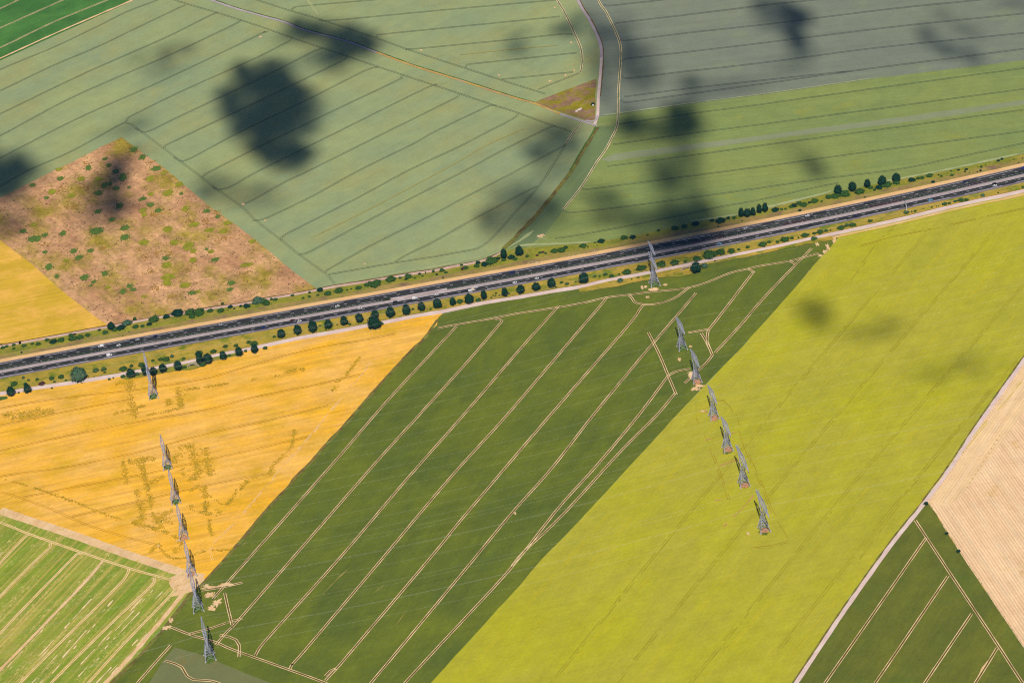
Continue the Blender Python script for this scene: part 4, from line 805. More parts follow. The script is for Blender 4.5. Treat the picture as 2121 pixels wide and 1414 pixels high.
sv = zz_(1, [(640, 915, 50, 40), (540, 930, 45, 35), (390, 940, 28, 22), (300, 950, 22, 20), (245, 925, 26, 26, 'leaf_pale'), (145, 990, 50, 40), (265, 990, 30, 30), (570, 965, 24, 16), (690, 950, 22, 14), (1085, 835, 50, 35), (1000, 850, 50, 30), (1097, 868, 24, 18), (1375, 800, 30, 30), (1290, 830, 60, 40), (1480, 790, 50, 40), (1285, 912, 40, 24), (1143, 938, 24, 18), (1185, 925, 16, 12), (1440, 885, 40, 26), (1600, 745, 30, 22), (1740, 730, 60, 26), (1800, 700, 30, 36, 'leaf_pale'), (1920, 725, 30, 22), (1680, 735, 40, 18), (1930, 815, 40, 26), (440, 985, 50, 16, 'leaf_red'), (543, 1032, 20, 10), (195, 1080, 18, 14)]) + \
    zz_(2, [(60, 870, 60, 40), (215, 850, 50, 22), (340, 800, 40, 20), (450, 790, 40, 26), (580, 755, 40, 20), (640, 770, 60, 18), (850, 698, 30, 18), (1960, 560, 45, 40), (1640, 567, 26, 14), (1510, 573, 16, 10), (1325, 583, 22, 10), (1390, 622, 16, 12), (1240, 640, 30, 20), (2063, 495, 20, 16), (550, 845, 30, 20), (380, 890, 26, 20), (100, 990, 50, 24), (755, 815, 40, 14)]) + \
    zz_(3, [(870, 835, 55, 40), (1065, 820, 50, 28), (565, 915, 20, 16), (380, 915, 26, 20), (530, 915, 12, 10), (1250, 748, 22, 16), (1220, 772, 14, 12), (1245, 775, 16, 12), (1200, 795, 18, 12), (1385, 752, 22, 16), (1288, 770, 18, 10), (1990, 650, 34, 16), (1880, 685, 20, 12), (2085, 628, 14, 14), (820, 670, 2, 2), (25, 1070, 45, 40), (143, 1003, 18, 16), (282, 968, 12, 16)]) + \
    zz_(4, [(475, 855, 40, 18), (365, 873, 30, 16), (415, 873, 18, 18), (73, 950, 32, 16), (165, 930, 14, 10), (15, 940, 30, 10), (620, 853, 22, 16), (540, 870, 40, 16), (700, 830, 70, 26), (850, 790, 80, 40), (1060, 745, 80, 36), (1200, 730, 70, 40), (1430, 690, 70, 40), (1560, 650, 110, 40), (1680, 620, 80, 32), (1790, 610, 60, 30), (1310, 720, 32, 26), (1965, 570, 28, 26), (1870, 595, 30, 18), (628, 920, 44, 44, 'leaf_pale'), (1510, 765, 60, 36, 'leaf_pale'), (1620, 715, 16, 12), (750, 905, 14, 14), (820, 885, 22, 12), (2110, 540, 45, 40)]) + \
    zz_(5, [(1080, 745, 36, 34), (1140, 740, 56, 22), (1325, 700, 40, 28), (735, 885, 50, 34), (640, 850, 55, 40), (510, 880, 30, 26), (430, 895, 70, 26), (355, 918, 34, 22), (200, 945, 66, 34), (270, 920, 34, 24), (40, 975, 30, 28), (800, 815, 56, 24), (865, 803, 34, 18), (910, 798, 16, 16), (740, 830, 36, 22), (575, 875, 18, 16), (675, 845, 30, 22), (1020, 770, 60, 16), (1700, 610, 46, 14), (1797, 597, 22, 22), (1760, 602, 14, 14), (2110, 520, 34, 26)]) + \
    zz_(6, [(960, 1010, 60, 32), (1120, 970, 46, 30), (1200, 955, 70, 34), (1280, 950, 50, 30), (1520, 885, 56, 16, 'leaf_pale'), (2105, 765, 34, 30), (775, 1060, 26, 16), (845, 1045, 16, 14), (875, 1038, 16, 12), (655, 1078, 14, 10), (1745, 848, 22, 10), (1030, 1000, 40, 16)])
for i, e in enumerate(sorted(sv)):
    if e[2] < 1.5: continue
    veg(*e[:4], 'bush', e[4], 'verge_shrub', f'{sizew(e[2])} {"reddish" if e[4] == "leaf_red" else "green"} shrub, {ordn(i + 1)} from left on verge south of motorway', 'shrub', 'shrubs on the south verge')
nv = zz_(1, [(740, 480, 40, 30), (780, 470, 24, 18), (1410, 310, 32, 34), (1330, 350, 80, 50, 'leaf_pale'), (1265, 400, 70, 40), (1040, 425, 28, 20), (1860, 250, 95, 60), (1990, 240, 85, 65), (2100, 220, 60, 40), (2090, 255, 55, 34, 'leaf_b'), (2010, 285, 55, 26), (1610, 315, 90, 44), (1740, 285, 60, 40), (1560, 365, 44, 22), (1490, 385, 36, 24), (1420, 390, 50, 28), (1200, 420, 50, 24), (1100, 450, 50, 22), (920, 480, 44, 22), (840, 500, 60, 20), (760, 515, 70, 26), (640, 530, 60, 26), (560, 545, 60, 24), (490, 530, 40, 24), (400, 570, 44, 24), (340, 570, 30, 16), (145, 580, 34, 18), (145, 620, 30, 16), (30, 610, 40, 22), (225, 660, 18, 18), (15, 575, 18, 10), (1350, 447, 12, 12), (1285, 487, 14, 10), (70, 595, 30, 14), (250, 590, 40, 14)]) + \
    zz_(2, [(60, 440, 90, 45), (60, 462, 60, 30, 'leaf_b'), (180, 425, 50, 24), (305, 352, 24, 24), (390, 385, 44, 28), (430, 405, 18, 14), (680, 320, 100, 40, 'leaf_pale'), (745, 325, 60, 34), (820, 305, 24, 26), (860, 308, 40, 22), (560, 375, 60, 26), (500, 378, 30, 16), (770, 350, 60, 16), (1330, 210, 50, 40), (1218, 235, 22, 22), (1215, 278, 30, 20), (1305, 262, 26, 18), (1150, 293, 24, 18), (1525, 215, 70, 26), (1510, 225, 34, 20), (1410, 245, 60, 16), (1655, 198, 16, 16), (1610, 210, 22, 14), (1730, 188, 50, 16), (1900, 150, 90, 26), (1915, 120, 50, 34), (2070, 95, 70, 44), (1820, 155, 50, 24), (1845, 130, 30, 18), (1828, 172, 14, 10), (1040, 265, 30, 14), (290, 425, 60, 20)]) + \
    zz_(3, [(150, 600, 80, 46), (330, 570, 64, 40), (310, 602, 26, 12), (400, 590, 18, 16), (595, 520, 26, 28), (630, 553, 20, 16), (685, 508, 40, 38), (725, 530, 30, 20), (450, 545, 26, 20), (480, 570, 20, 10), (512, 535, 8, 28), (890, 453, 26, 18), (930, 480, 50, 20), (905, 492, 40, 18, 'leaf_red'), (1060, 430, 40, 32), (1130, 445, 64, 28), (1050, 462, 50, 20), (1200, 405, 100, 36), (1270, 385, 40, 26), (1330, 400, 40, 26), (1410, 370, 60, 32), (1450, 390, 40, 20), (1575, 360, 30, 24), (1860, 305, 60, 28), (1980, 275, 34, 24), (1930, 300, 60, 20), (1740, 318, 24, 20, 'leaf_red'), (1710, 325, 30, 16), (1680, 352, 26, 16, 'leaf_red'), (1770, 330, 24, 14), (245, 588, 30, 14), (20, 630, 50, 30), (695, 585, 18, 10), (1190, 435, 40, 16)]) + \
    zz_(4, [(1760, 265, 34, 28), (1820, 262, 36, 24), (430, 505, 60, 24), (365, 522, 20, 14), (240, 555, 60, 16), (60, 572, 36, 22), (290, 565, 18, 12), (670, 470, 60, 20), (760, 465, 50, 22), (1030, 395, 26, 22), (915, 442, 20, 14), (1680, 290, 80, 26), (1590, 290, 40, 24), (1300, 350, 50, 20), (1655, 355, 18, 14), (1905, 295, 14, 12), (1200, 370, 60, 16), (20, 600, 60, 20), (1420, 325, 60, 18)]) + \
    zz_(5, [(1060, 415, 90, 36), (1215, 390, 80, 36), (1420, 350, 60, 28), (1500, 320, 80, 30), (1600, 298, 60, 22), (1330, 350, 40, 34), (1760, 270, 60, 26), (1825, 255, 32, 30), (1868, 250, 36, 28), (1945, 225, 50, 16), (1970, 217, 24, 16), (2070, 230, 22, 16), (895, 450, 60, 26), (960, 440, 70, 30), (1010, 432, 40, 20), (630, 530, 60, 22), (530, 540, 50, 20), (580, 515, 50, 18), (690, 508, 30, 16), (740, 490, 60, 12), (820, 495, 20, 16), (400, 578, 26, 20), (330, 585, 60, 20), (1370, 375, 26, 16), (2040, 220, 14, 10), (1985, 292, 34, 12), (500, 550, 40, 16), (440, 575, 24, 12), (590, 590, 30, 12), (1270, 450, 20, 10)]) + \
    zz_(6, [(1800, 355, 40, 26), (1745, 380, 40, 24), (1280, 505, 40, 26), (1260, 538, 30, 20), (1165, 515, 34, 20), (1058, 527, 26, 16), (1500, 470, 26, 36), (1485, 525, 28, 30), (1440, 545, 18, 18, 'leaf_red'), (1325, 555, 14, 12), (915, 605, 30, 24), (875, 590, 20, 18), (1070, 592, 40, 18), (735, 600, 50, 24), (775, 585, 28, 20), (1970, 360, 22, 14), (2045, 408, 18, 12), (2100, 345, 20, 14), (1560, 440, 14, 10), (1035, 605, 12, 12)])
for i, e in enumerate(sorted(nv)):
    col = e[4] or random.choice(('leaf', 'leaf_b', 'leaf_b'))
    veg(*e[:4], 'bush', col, 'verge_shrub', f'{sizew(e[2])} {"copper red" if col == "leaf_red" else "green"} shrub, {ordn(i + 1)} from the left on the verge north of the motorway' if i < 80 else f'{sizew(e[2])} {"copper red" if col == "leaf_red" else "green"} shrub on the north verge, {ordn(len(nv) - i)} from the right', 'shrub', 'shrubs on the north verge')
for i, (x, y, w_, h_, lb) in enumerate(((1918.5, 1043.5, 6.5, 5, 'dark bush at the corner where stubble and dark green field meet the straight track'), (1961, 1105, 5, 4, 'small bush on the stubble boundary, nearer the corner'), (1985, 1142, 6, 4.5, 'small bush on the stubble boundary, farther from the corner'), (1228, 217, 7, 6, 'dark bush at the east edge of the triangular waste ground'))):
    veg(x, y, w_, h_, 'bush', 'leaf', 'boundary_shrub', lb, 'shrub', None)
# leafy stuff: median planting and boundary weeds
def leafy(name, pts, mat, label, kind='stuff', cat=None):
    rnd = random.Random(5); vs = []; fs = []
    for (x, y, z, r) in pts:
        for _ in range(3):
            nn = Vector((rnd.uniform(-.7, .7), rnd.uniform(-.9, .5), 1)).normalized(); a = nn.orthogonal().normalized(); b_ = nn.cross(a); t = rnd.uniform(0, 6.28)
            a, b_ = a * math.cos(t) + b_ * math.sin(t), b_ * math.cos(t) - a * math.sin(t); p = Vector((x + rnd.uniform(-r, r), y + rnd.uniform(-r, r), z - .3 + TOP + rnd.uniform(0, r))); i = len(vs)
            vs += [tuple(p - a * r), tuple(p - b_ * r * .6), tuple(p + a * r), tuple(p + b_ * r * .6)]; fs.append((i, i + 1, i + 2, i + 3))
    return tag(link(name, mesh(name, vs, fs), mat), label, cat, None, kind)
gp_, rp_ = [], []
for i in range(len(CL) - 1):
    if i0 <= i < i1: continue
    for _ in range(26):
        t = random.random(); p = CL[i].lerp(CL[i + 1], t) + CN[i] * random.uniform(.35, 2.2); k_ = noise.noise(Vector((p.x / 9, p.y / 9, 0))); den = noise.noise(Vector((p.x / 30, 3, 0)))
        if random.random() < .45 + den * .9 + k_ * .4: (rp_ if noise.noise(Vector((p.x / 45, 7, 0))) > .18 and p.x > -60 else gp_).append((p.x, p.y, .6 + random.uniform(0, .9), random.uniform(.3, .6)))
leafy('median_hedge', gp_, foliage('hedge_leaves', (44, 62, 26), (70, 84, 38)), 'low green planting along the central reservation')
leafy('median_hedge', rp_, M['leaf_red'], 'low dark red planting along the central reservation')
pts = []
for a, b in zip(G(STB)[1:], G(STB)[2:]):
    n = int((b - a).length / .9)
    for j in range(n):
        if noise.noise(Vector((j / 5, a.x, 0))) > -.1: p = a.lerp(b, j / n); pts.append((p.x + random.uniform(-.8, .8), p.y + random.uniform(-.8, .8), .5 + random.random() * .4, random.uniform(.15, .35)))
leafy('boundary_weeds', pts, foliage('dry_weeds', (206, 196, 150), (120, 130, 70)), 'straggly pale weeds along the edge of the stubble')
pts = []
for i in range(0, len(CL) - 1):
    for _ in range(5):
        d = random.uniform(26, 33); p = CL[i].lerp(CL[i + 1], random.random()) + CN[i] * d
        if noise.noise(Vector((p.x / 16, p.y / 8, 2))) > .12 and -520 < p.x < 560: pts.append((p.x, p.y, .4, random.uniform(.25, .5)))
leafy('scrub', pts, foliage('scrub_leaves', (88, 112, 28), (112, 128, 36)), 'low scrub scattered on the north verge')
# pale rubble on the north verge
b = Bars()
for i in range(150):
    x = random.choice((random.gauss(1110, 12), random.gauss(1185, 10), random.gauss(1225, 6))); y = 545 - (x - 1110) * .175 + random.gauss(0, 2.2); g = P(x, y); r = random.uniform(.2, .7)
    c = Vector((g.x, g.y, TOP + .1)); i = len(b.v); ks = [c + Vector((random.uniform(-r, r), random.uniform(-r, r), random.uniform(-.1, r))) for _ in range(6)]
    b.v += [tuple(q) for q in ks]; b.f += [(i, i + 1, i + 2), (i, i + 2, i + 3), (i, i + 3, i + 4), (i, i + 4, i + 5), (i + 1, i + 3, i + 5), (i + 2, i + 4, i + 1)]
tag(link('rubble', b.mesh('rubble'), flat('pale_stone', (214, 190, 164), .9, .3)), 'scattered pale stones on the north verge', None, None, 'stuff')

# ------------------------------------------------------------------ vehicles
def car_paint(name, c, metal=.0):
    k = N(name); k.b.inputs['Roughness'].default_value = .3; k.b.inputs['Specular IOR Level'].default_value = .5; k.b.inputs['Coat Weight'].default_value = .5; k.b.inputs['Metallic'].default_value = metal
    return k.out(k.scale(alb(c), k.noise(k.pos(), .8, 2), .08))
PC = {'white': (246, 244, 246), 'black': (24, 24, 28), 'dark blue': (24, 28, 84), 'light blue': (120, 186, 224), 'dark red': (84, 24, 36), 'silver': (190, 192, 198), 'blue': (30, 50, 130), 'beige': (236, 216, 186)}
PM = {k_: car_paint('paint_' + k_.replace(' ', '_'), c) for k_, c in PC.items()}
k = N('car_glass'); k.b.inputs['Roughness'].default_value = .12; k.b.inputs['Specular IOR Level'].default_value = .6; M['glass'] = k.out((.012, .014, .018)); M['tyre'] = flat('tyre', (38, 38, 38), .9, .1)
M['lamp'] = flat('tail_lamp', (170, 30, 24), .4, .05); M['plastic'] = flat('grey_plastic', (70, 70, 74), .7, .1)
def prism(prof, w0, w1f):
    """side profile (x,z) extruded across y; w1f(z) gives half width"""
    n = len(prof); vs = [(x, -w1f(z), z) for x, z in prof] + [(x, w1f(z), z) for x, z in prof]; fs = [tuple(range(n)), tuple(range(2 * n - 1, n - 1, -1))]
    for i in range(n): fs.append((i, n + i, n + (i + 1) % n, (i + 1) % n))
    return vs, fs
def bev(name, vf, w=.06):
    me = mesh(name, *vf); bm = bmesh.new(); bm.from_mesh(me); bmesh.ops.recalc_face_normals(bm, faces=bm.faces)
    bmesh.ops.bevel(bm, geom=list(bm.edges), offset=w, segments=2, affect='EDGES', clamp_overlap=True); bm.to_mesh(me); bm.free(); return me
def make_vehicle(kind):
    root = empty('vehicle', (0, 0, 0))
    if kind == 'car':
        body = bev('body', prism([(-2.1, .35), (2.05, .35), (2.15, .6), (1.95, .82), (.95, .95), (-1.85, 1.0), (-2.15, .75)], .88, lambda z: .9 if z < .9 else .84))
        roof = bev('roof', prism([(-1.5, 1.36), (-.95, 1.47), (.1, 1.46), (.4, 1.36)], .7, lambda z: .66), .03)
        gl = mesh('windows', *prism([(-1.85, .97), (1.0, .92), (.36, 1.39), (-1.45, 1.39)], .8, lambda z: .82 if z < 1.1 else .68))
        W_, L0, L1 = .82, -1.3, 1.3
    elif kind == 'van':
        body = bev('body', prism([(-2.5, .4), (2.45, .4), (2.6, .75), (2.45, 1.15), (1.75, 1.3), (1.25, 2.1), (-2.45, 2.2), (-2.55, 1.2)], 1., lambda z: 1.0 if z < 1.4 else .93), .1)
        roof = bev('roof', prism([(-2.35, 2.18), (1.1, 2.08), (1.1, 2.14), (-2.35, 2.26)], .8, lambda z: .8), .02)
        gl = mesh('windows', *prism([(1.0, 1.35), (1.78, 1.33), (1.3, 2.02), (1.0, 2.02)], .95, lambda z: 1.02 if z < 1.5 else .95))
        W_, L0, L1 = .92, -1.6, 1.6
    else:
        body = bev('body', prism([(-3.4, .6), (3.3, .6), (3.4, 1.0), (3.3, 1.3), (.4, 1.35), (-3.4, 1.25)], 1.1, lambda z: 1.1), .06)
        roof = bev('roof', prism([(.1, 1.3), (2.3, 1.3), (2.35, 3.1), (.1, 3.15)], 1.1, lambda z: 1.12), .06)
        gl = mesh('windows', *prism([(2.3, 1.4), (3.15, 1.35), (2.75, 2.3), (2.3, 2.35)], .95, lambda z: 1.0))
        W_, L0, L1 = 1.0, -2.2, 2.2
    bo = link('body', body, None, root)
    for nm, me, mt in (('roof' if kind != 'truck' else 'cargo_box', roof, None), ('windows', gl, M['glass'])): link(nm, me, mt, root)
    wb = Bars()
    bm = bmesh.new(); bmesh.ops.create_cone(bm, cap_ends=True, segments=14, radius1=.33, radius2=.33, depth=.22); bmesh.ops.rotate(bm, cent=(0, 0, 0), matrix=Matrix.Rotation(math.pi / 2, 3, 'X'), verts=bm.verts)
    wm = bpy.data.meshes.new('wheel'); bm.to_mesh(wm); bm.free(); wm.materials.append(M['tyre'])
    for x in (L0, L1):
        for y in (-W_, W_): wo = link('wheel', wm, None, root); wo.location = (x, y, .33)
    xr = {'car': -2.14, 'van': -2.56, 'truck': -3.42}[kind]; zr = {'car': .74, 'van': 1.0, 'truck': .95}[kind]
    for y in (-.68, .68): lb = Bars(); lb.box((xr, y, zr), (.03, .14, .09)); link('tail_lamp', lb.mesh('tail_lamp'), M['lamp'], root)
    for y in (-.85, .85): lb = Bars(); lb.box((.75 if kind == 'car' else 1.6 if kind == 'van' else 2.7, y * 1.12, 1.02 if kind == 'car' else 1.4), (.1, .09, .07)); link('wing_mirror', lb.mesh('wing_mirror'), M['plastic'], root)
    return root
for kd in ('car', 'van', 'truck'): pass
VP = {k_: make_vehicle(k_) for k_ in ('car', 'van', 'truck')}; vused = set()
CARS = [(88, 740.6, 'black', 'car', 1), (210, 718.8, 'white', 'van', 1), (246.5, 716.4, 'white', 'car', 1), (285.5, 703.4, 'silver', 'car', 1), (321.8, 698, 'dark blue', 'car', 1), (458.4, 673.5, 'silver', 'car', 1), (699, 634.3, 'white', 'car', 1), (1060.5, 564.4, 'blue', 'car', 1),
        (1544, 472.9, 'white', 'car', 1), (1672, 447.7, 'white', 'car', 1), (1681, 450.7, 'black', 'car', 1), (1997, 378.2, 'dark blue', 'car', 1), (2118, 349.5, 'blue', 'van', 1),
        (226.7, 736.6, 'white', 'van', -1), (545.5, 679.8, 'blue', 'car', -1), (606, 663.6, 'dark red', 'car', -1), (620.2, 666.5, 'white', 'car', -1), (745.5, 639.6, 'white', 'car', -1), (818.5, 625.3, 'black', 'car', -1), (858.6, 617.4, 'white', 'van', -1), (903.8, 610.9, 'white', 'car', -1),
        (977, 601.5, 'white', 'truck', -1), (984, 594.5, 'white', 'car', -1), (1066, 585, 'white', 'car', -1), (1111.7, 577, 'white', 'car', -1), (1489.7, 506.5, 'light blue', 'car', -1), (1677.6, 468.5, 'black', 'car', -1), (1772, 448.3, 'dark blue', 'car', -1), (1926, 415, 'light blue', 'car', -1), (2058.4, 380.6, 'black', 'car', -1), (2060, 385.6, 'white', 'car', -1)]
cnt = {1: 0, -1: 0}
for x, y, c_, kd, sd in sorted(CARS):
    cnt[sd] += 1; i, d = cl_at(x, y + 1.2); lane = min((3.9 + 1.0, 8.6) if sd > 0 else (-5.2, -8.7), key=lambda q: abs(q - d))
    s = sAt(x, y); p = cpt(s, lane); t = (CL[i + 1] - CL[i]); a = math.atan2(t.y, t.x) + (math.pi if sd > 0 else 0)
    o = VP[kd] if kd not in vused else copy_tree(VP[kd]); vused.add(kd)
    o.name = {'car': 'car', 'van': 'van', 'truck': 'truck'}[kd]
    o.location = (p.x, p.y, z + 0); o.location.z = zp + .02; o.rotation_euler = (0, 0, a)
    for ch in o.children:
        b_ = ch.name.split('.')[0]
        if b_ in ('body', 'roof', 'cargo_box'):
            if not ch.data.materials: ch.data.materials.append(PM['white'])
            ch.material_slots[0].link = 'OBJECT'; ch.material_slots[0].material = PM['beige'] if b_ == 'cargo_box' else PM[c_]
    nm = {'car': 'car', 'van': 'tall van', 'truck': 'truck with beige box'}[kd]
    tag(o, f'{c_} {nm}, {ordn(cnt[sd])} vehicle from the left on the {"far northern" if sd > 0 else "near southern"} carriageway', kd, f'traffic on the {"far" if sd > 0 else "near"} carriageway')

# guard rails
def rail(d, i_0, i_1, label):
    b = Bars(); o_ = off(d); prev = None
    for i in range(i_0, i_1, 2):
        c = Vector((*o_[i], TOP + .75))
        if prev is not None: b.bar(prev, c, .12)
        b.bar((c.x, c.y, TOP), (c.x, c.y, TOP + .75), .05); prev = c
    tag(link('guard_rail', b.mesh('guard_rail'), M['steel']), label, 'guard rail')
rail(-.25, 0, i0, 'long steel guard rail in the central reservation west of the paved gap'); rail(-.25, i1, len(CL) - 1, 'long steel guard rail in the central reservation east of the paved gap'); rail(-3.4, 0, len(CL) - 1, 'long steel guard rail beside the near carriageway fast lane')

# cantilever road sign
g = P(1877.4, 437.5); ii, _d = cl_at(1877.4, 437.5); t = CL[ii + 1] - CL[ii]; a = math.atan2(t.y, t.x)
rt = empty('cantilever_sign', (g.x, g.y, TOP - .1), a); b = Bars(); b.bar((0, 0, 0), (0, 0, 7.4), .32, .28); b.box((0, 0, .1), (.8, .8, .25)); link('post', b.mesh('post'), flat('white_steel', (240, 238, 242), .5, .05), rt)
b = Bars(); b.bar((0, 0, 7.0), (0, 6.2, 7.3), .26, .2); link('arm', b.mesh('arm'), flat('white_steel_arm', (236, 234, 238), .5, .05), rt)
b = Bars(); b.box((.25, 4.0, 7.0), (.09, 2.3, 1.3)); link('sign_panel', b.mesh('sign_panel'), flat('sign_back', (120, 120, 128), .6, .05), rt)
tag(rt, 'white cantilever sign post reaching over the near carriageway at the right', 'road sign')
# culverts
def culvert(x, y, L, hh, rz, label):
    g = P(x, y); rt = empty('culvert', (g.x, g.y, TOP - .2), rz); b = Bars()
    b.box((0, 0, hh), (L / 2, .5, .25)); b.box((-L / 2 + .4, 0, hh / 2), (.4, .45, hh / 2 - .26)); b.box((L / 2 - .4, 0, hh / 2), (.4, .45, hh / 2 - .26))
    b.bar((L / 2, 0, hh * .9), (L / 2 + 2.4, -3.4, .2), .5); b.bar((-L / 2, 0, hh * .9), (-L / 2 - 1.4, -1.6, .2), .4)
    link('headwall', b.mesh('headwall'), flat('weathered_concrete', (176, 166, 160), .9, .2), rt)
    b = Bars(); b.box((0, .6, hh / 2 - .1), (L / 2 - .81, .1, hh / 2 - .2)); link('opening', b.mesh('opening'), flat('painted_culvert_shade', (14, 12, 16), .9, .1), rt)  # solid near-black panel: the shade inside the culvert is painted as colour
    tag(rt, label, 'culvert')
culvert(399, 758, 7.0, 2.2, R_(8), 'concrete culvert with a black panel as its shaded opening below the chalk track by the golden field'); culvert(1421, 558, 8.0, 1.8, R_(10), 'low concrete culvert beside the broad dark tree near the right pylons')
# small white box + pale heap in the waste triangle
rt = empty('water_tank', (*P(1228.4, 220).xy, TOP - .2), .2); b = Bars(); b.box((0, 0, .9), (.9, .7, .7)); link('tank', b.mesh('tank'), flat('white_plastic', (240, 240, 240), .5, .05), rt); b = Bars(); b.box((0, 0, .1), (1.1, .9, .08)); b.box((0, 0, 1.68), (.3, .3, .06)); link('pallet', b.mesh('pallet'), M['plastic'], rt)
tag(rt, 'small white tank standing at the east edge of the waste triangle', 'water tank')
b = Bars(); rnd = random.Random(3)
for i in range(60):
    t = rnd.random(); g = P(1192 + 13 * t + rnd.gauss(0, .8), 232 - 6 * t + rnd.gauss(0, .8)); r = rnd.uniform(.4, .9); b.bar((g.x, g.y, TOP - .3), (g.x + rnd.uniform(-r, r), g.y + rnd.uniform(-r, r), TOP - .2 + r), r * .6, r * .2)
tag(link('chalk_heap', b.mesh('chalk_heap'), flat('chalk', (240, 226, 220), .9, .1)), 'long pale heap of chalk in the waste triangle', 'chalk heap')
# white stones beside the diagonal lane
for i, (x, y) in enumerate(((701, 78), (718.5, 83.5))):
    b = Bars(); g = P(x, y); b.box((0, 0, .5), (.45, .35, .45)); b.bar((0, 0, .9), (0, 0, 1.25), .3, .15); o = link('marker_stone', b.mesh('marker_stone'), flat('white_stone', (230, 230, 230), .8, .1)); o.location = (g.x, g.y, TOP - .6)
    tag(o, f'small white stone beside the diagonal lane, {"left" if i == 0 else "right"} one of two', 'marker stone')

# ------------------------------------------------------------------ clouds above and behind the camera, whose shadows fall on the fields
def cloud_mat(name, dens):
    m = bpy.data.materials.new(name); m.use_nodes = True; t = m.node_tree; t.nodes.remove(t.nodes['Principled BSDF'])
    v_ = t.nodes.new('ShaderNodeVolumeScatter'); v_.inputs['Density'].default_value = dens; v_.inputs['Color'].default_value = (1, 1, 1, 1); v_.inputs['Anisotropy'].default_value = .5
    t.links.new(v_.outputs[0], t.nodes['Material Output'].inputs['Volume']); return m
CM = {k_: cloud_mat('cloud_vapour_' + k_, d) for k_, d in (('thick', .08), ('mid', .034), ('thin', .013))}
PUFF = []
for sd in range(6):
    bm = bmesh.new(); bmesh.ops.create_icosphere(bm, subdivisions=4, radius=1)
    for v_ in bm.verts:
        n_ = noise.noise(v_.co * 1.3 + Vector((sd * 7, 0, 0))) * .5 + noise.noise(v_.co * 3.1 + Vector((0, sd * 5, 0))) * .28
        v_.co *= (1 + n_)
    me = bpy.data.meshes.new('puff'); bm.to_mesh(me); bm.free(); me.materials.append(CM['thick']); PUFF.append(me)
CZ = 2050.0
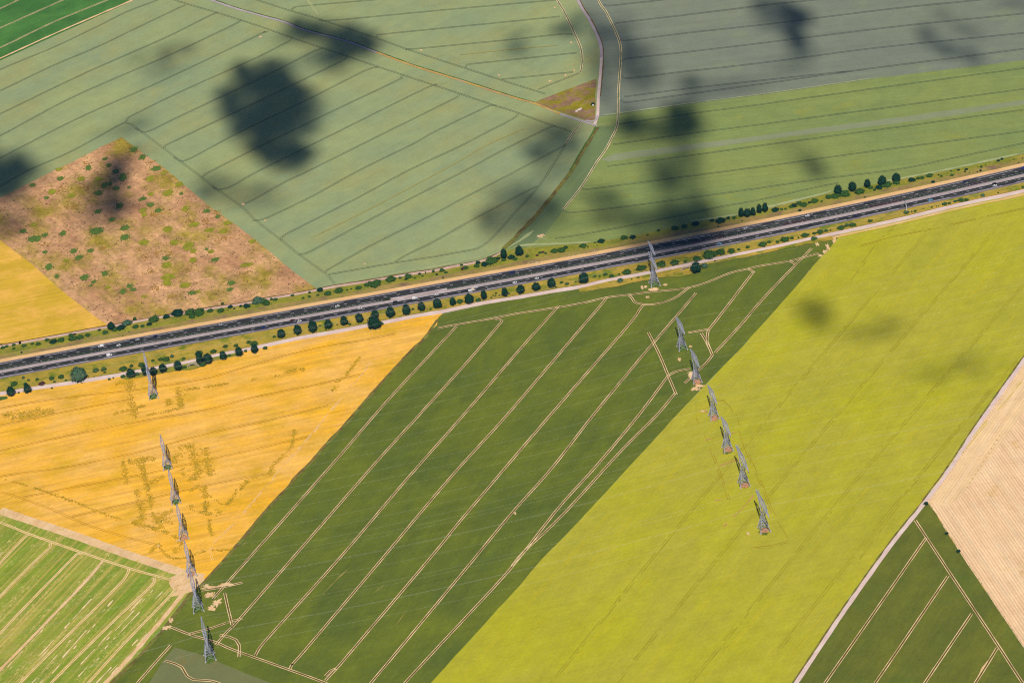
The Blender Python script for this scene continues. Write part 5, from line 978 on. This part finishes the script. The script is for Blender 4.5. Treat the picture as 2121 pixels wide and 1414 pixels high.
CLOUDS = {
 'a': [(515, 165, 46, 34, 2), (575, 160, 48, 36, 2), (615, 195, 38, 38, 2), (560, 212, 60, 40, 2), (520, 255, 45, 30, 2), (548, 300, 48, 34, 2), (605, 305, 42, 32, 2), (580, 335, 46, 22, 1), (490, 215, 30, 34, 1), (560, 240, 60, 50, 2), (640, 240, 32, 44, 1), (615, 240, 36, 40, 1), (470, 200, 24, 34, 1), (600, 330, 50, 30, 1)],
 'b': [(650, 60, 50, 22, 2), (700, 75, 58, 26, 2), (755, 92, 36, 20, 2), (690, 112, 48, 22, 2), (610, 80, 60, 18, 1), (710, 140, 40, 18, 1), (640, 130, 50, 20, 0), (780, 95, 30, 14, 1)],
 'c': [(360, 105, 36, 18, 1), (290, 122, 30, 16, 0), (330, 145, 40, 20, 0)], 'd': [(268, 262, 30, 18, 0), (230, 272, 50, 14, 0), (292, 248, 24, 16, 0)], 'e': [(490, 395, 70, 28, 1), (550, 420, 60, 20, 0), (450, 370, 40, 20, 0)],
 'f': [(20, 345, 62, 32, 2), (-10, 385, 70, 32, 2), (60, 352, 34, 26, 1), (-60, 350, 60, 50, 2), (5, 455, 40, 34, 1), (30, 470, 40, 30, 0)],
 'g': [(248, 348, 26, 26, 2), (240, 372, 22, 24, 2), (205, 400, 24, 22, 1), (240, 425, 30, 26, 2), (215, 455, 44, 26, 1), (200, 380, 22, 20, 1), (265, 330, 30, 24, 0), (185, 430, 30, 24, 1), (235, 400, 40, 40, 0)],
 'h': [(1165, 262, 48, 28, 1), (1110, 262, 46, 18, 0), (1125, 305, 40, 30, 1), (1150, 330, 60, 46, 0), (1070, 400, 60, 34, 0), (1030, 455, 48, 34, 1), (1115, 440, 60, 40, 1), (1060, 470, 60, 24, 0), (1180, 290, 30, 30, 1)],
 'i': [(1300, 258, 46, 26, 2), (1345, 262, 34, 18, 1), (1420, 245, 40, 40, 2), (1440, 205, 34, 16, 0), (1400, 285, 60, 28, 1), (1432, 168, 24, 22, 1), (1380, 255, 50, 18, 1)],
 'j': [(1410, 340, 60, 40, 1), (1400, 390, 60, 44, 1), (1410, 445, 78, 30, 2), (1360, 470, 60, 18, 1), (1450, 480, 70, 24, 2), (1390, 500, 100, 24, 2), (1440, 520, 70, 18, 1), (1480, 455, 50, 18, 1), (1380, 540, 90, 22, 0), (1350, 515, 70, 14, 0)],
 'k': [(1255, 425, 44, 34, 1), (1220, 400, 40, 24, 0), (1300, 450, 50, 24, 0), (1230, 460, 60, 14, 0)],
 'l': [(1205, 52, 46, 20, 1), (1260, 62, 34, 26, 1), (1150, 66, 34, 14, 1), (1230, 30, 30, 14, 0), (1240, 110, 36, 40, 0), (1245, 165, 30, 50, 0), (1300, 90, 30, 60, 0)], 'm': [(1083, 108, 30, 18, 1), (1070, 68, 40, 16, 0)],
 'n': [(1650, 28, 30, 22, 2), (1643, 70, 24, 26, 2), (1655, 108, 24, 22, 1), (1580, 20, 32, 22, 1), (1620, 45, 50, 30, 0), (1640, 135, 34, 22, 0)], 'o': [(1985, 103, 36, 16, 1), (1922, 74, 20, 16, 1), (2022, 122, 22, 14, 1), (1950, 28, 26, 16, 0), (1945, 95, 24, 18, 0), (2000, 60, 30, 20, 0)],
 'p': [(1672, 325, 28, 18, 1), (1690, 345, 20, 16, 1), (1635, 302, 34, 16, 0)], 'q': [(1690, 632, 22, 24, 0), (1692, 662, 26, 24, 0), (1690, 650, 34, 40, 0)], 'r': [(1830, 685, 44, 22, 0), (1790, 695, 40, 18, 0), (1850, 665, 30, 18, 0)],
 's': [(2005, 748, 28, 18, 0), (1990, 762, 34, 20, 0), (1930, 775, 26, 14, 0), (1925, 778, 34, 18, 0), (2070, 755, 26, 14, 0)], 't': [(1330, 130, 40, 50, 0), (1330, 165, 34, 24, 0), (1520, 180, 90, 20, 0), (2110, 5, 30, 20, 0)]}
bpy.context.view_layer.update()
for ck, pf in CLOUDS.items():
    zc0 = CZ + random.uniform(-40, 60); c0 = P(pf[0][0], pf[0][1]) + TOSUN * (zc0 / TOSUN.z)
    root = empty('cloud', c0); tag(root, 'small fair-weather cloud floating high above the fields', None, 'fair-weather clouds above the view', 'structure')
    wisps = []; core = []
    for (x, y, rx, ry, dn) in pf:
        for _ in range(1 if dn < 2 else 2):
            t = random.uniform(0, 6.28); q_ = random.uniform(.8, 1.35); wisps.append((x + rx * q_ * math.cos(t), y + ry * q_ * math.sin(t), rx * random.uniform(.35, .7), ry * random.uniform(.4, .75), 0 if dn < 2 else random.choice((0, 1))))
        if dn == 2:
            core.append((x, y, rx * .9, ry * .9, 1)); core.append((x + rx * .1, y + ry * .1, rx * .62, ry * .62, 2))
            for _ in range(max(3, int(rx * ry / 260))):
                t = random.uniform(0, 6.28); q_ = math.sqrt(random.random()); core.append((x + rx * q_ * math.cos(t), y + ry * q_ * math.sin(t), random.uniform(12, 24), random.uniform(9, 17), random.choice((1, 2, 2))))
        elif dn == 1:
            core.append((x, y, rx, ry, 0))
            for _ in range(max(2, int(rx * ry / 420))):
                t = random.uniform(0, 6.28); q_ = math.sqrt(random.random()); core.append((x + rx * q_ * math.cos(t), y + ry * q_ * math.sin(t), random.uniform(12, 26), random.uniform(9, 18), random.choice((0, 1, 1))))
        else: core.append((x, y, rx, ry, 0))
    for (x, y, rx, ry, dn) in core + wisps:
        g = P(x, y); ax = rx / 2.18 * 1.16; by = (P(x, y - ry) - P(x, y + ry)).length / 2 * 1.12; c = min(by * .75, 26)
        b_ = math.sqrt(max(by * by - (c * .72) ** 2, (by * .5) ** 2)); ctr = g + TOSUN * ((zc0 + random.uniform(-12, 12)) / TOSUN.z)
        o = link('puff', random.choice(PUFF), None, root); o.location = ctr - Vector(c0); o.scale = (ax, b_, c); o.rotation_euler = (0, 0, 0)
        o.material_slots[0].link = 'OBJECT'; o.material_slots[0].material = CM[('thin', 'mid', 'thick')[dn]]

# ------------------------------------------------------------------ thin blue air between the ground and the camera
hb = Bars(); hb.box((0, 0, 829.5), (14500, 14500, 830.5)); hz = link('haze', hb.mesh('haze'))
hm = bpy.data.materials.new('haze_air'); hm.use_nodes = True; ht = hm.node_tree; ht.nodes.remove(ht.nodes['Principled BSDF'])
hv = ht.nodes.new('ShaderNodeVolumePrincipled'); hv.inputs['Density'].default_value = 1.3e-5; hv.inputs['Color'].default_value = (.12, .42, 1, 1); hv.inputs['Anisotropy'].default_value = 0.0
ht.links.new(hv.outputs[0], ht.nodes['Material Output'].inputs['Volume']); hz.data.materials.append(hm)
tag(hz, 'thin blue summer haze over the fields', None, None, 'stuff')
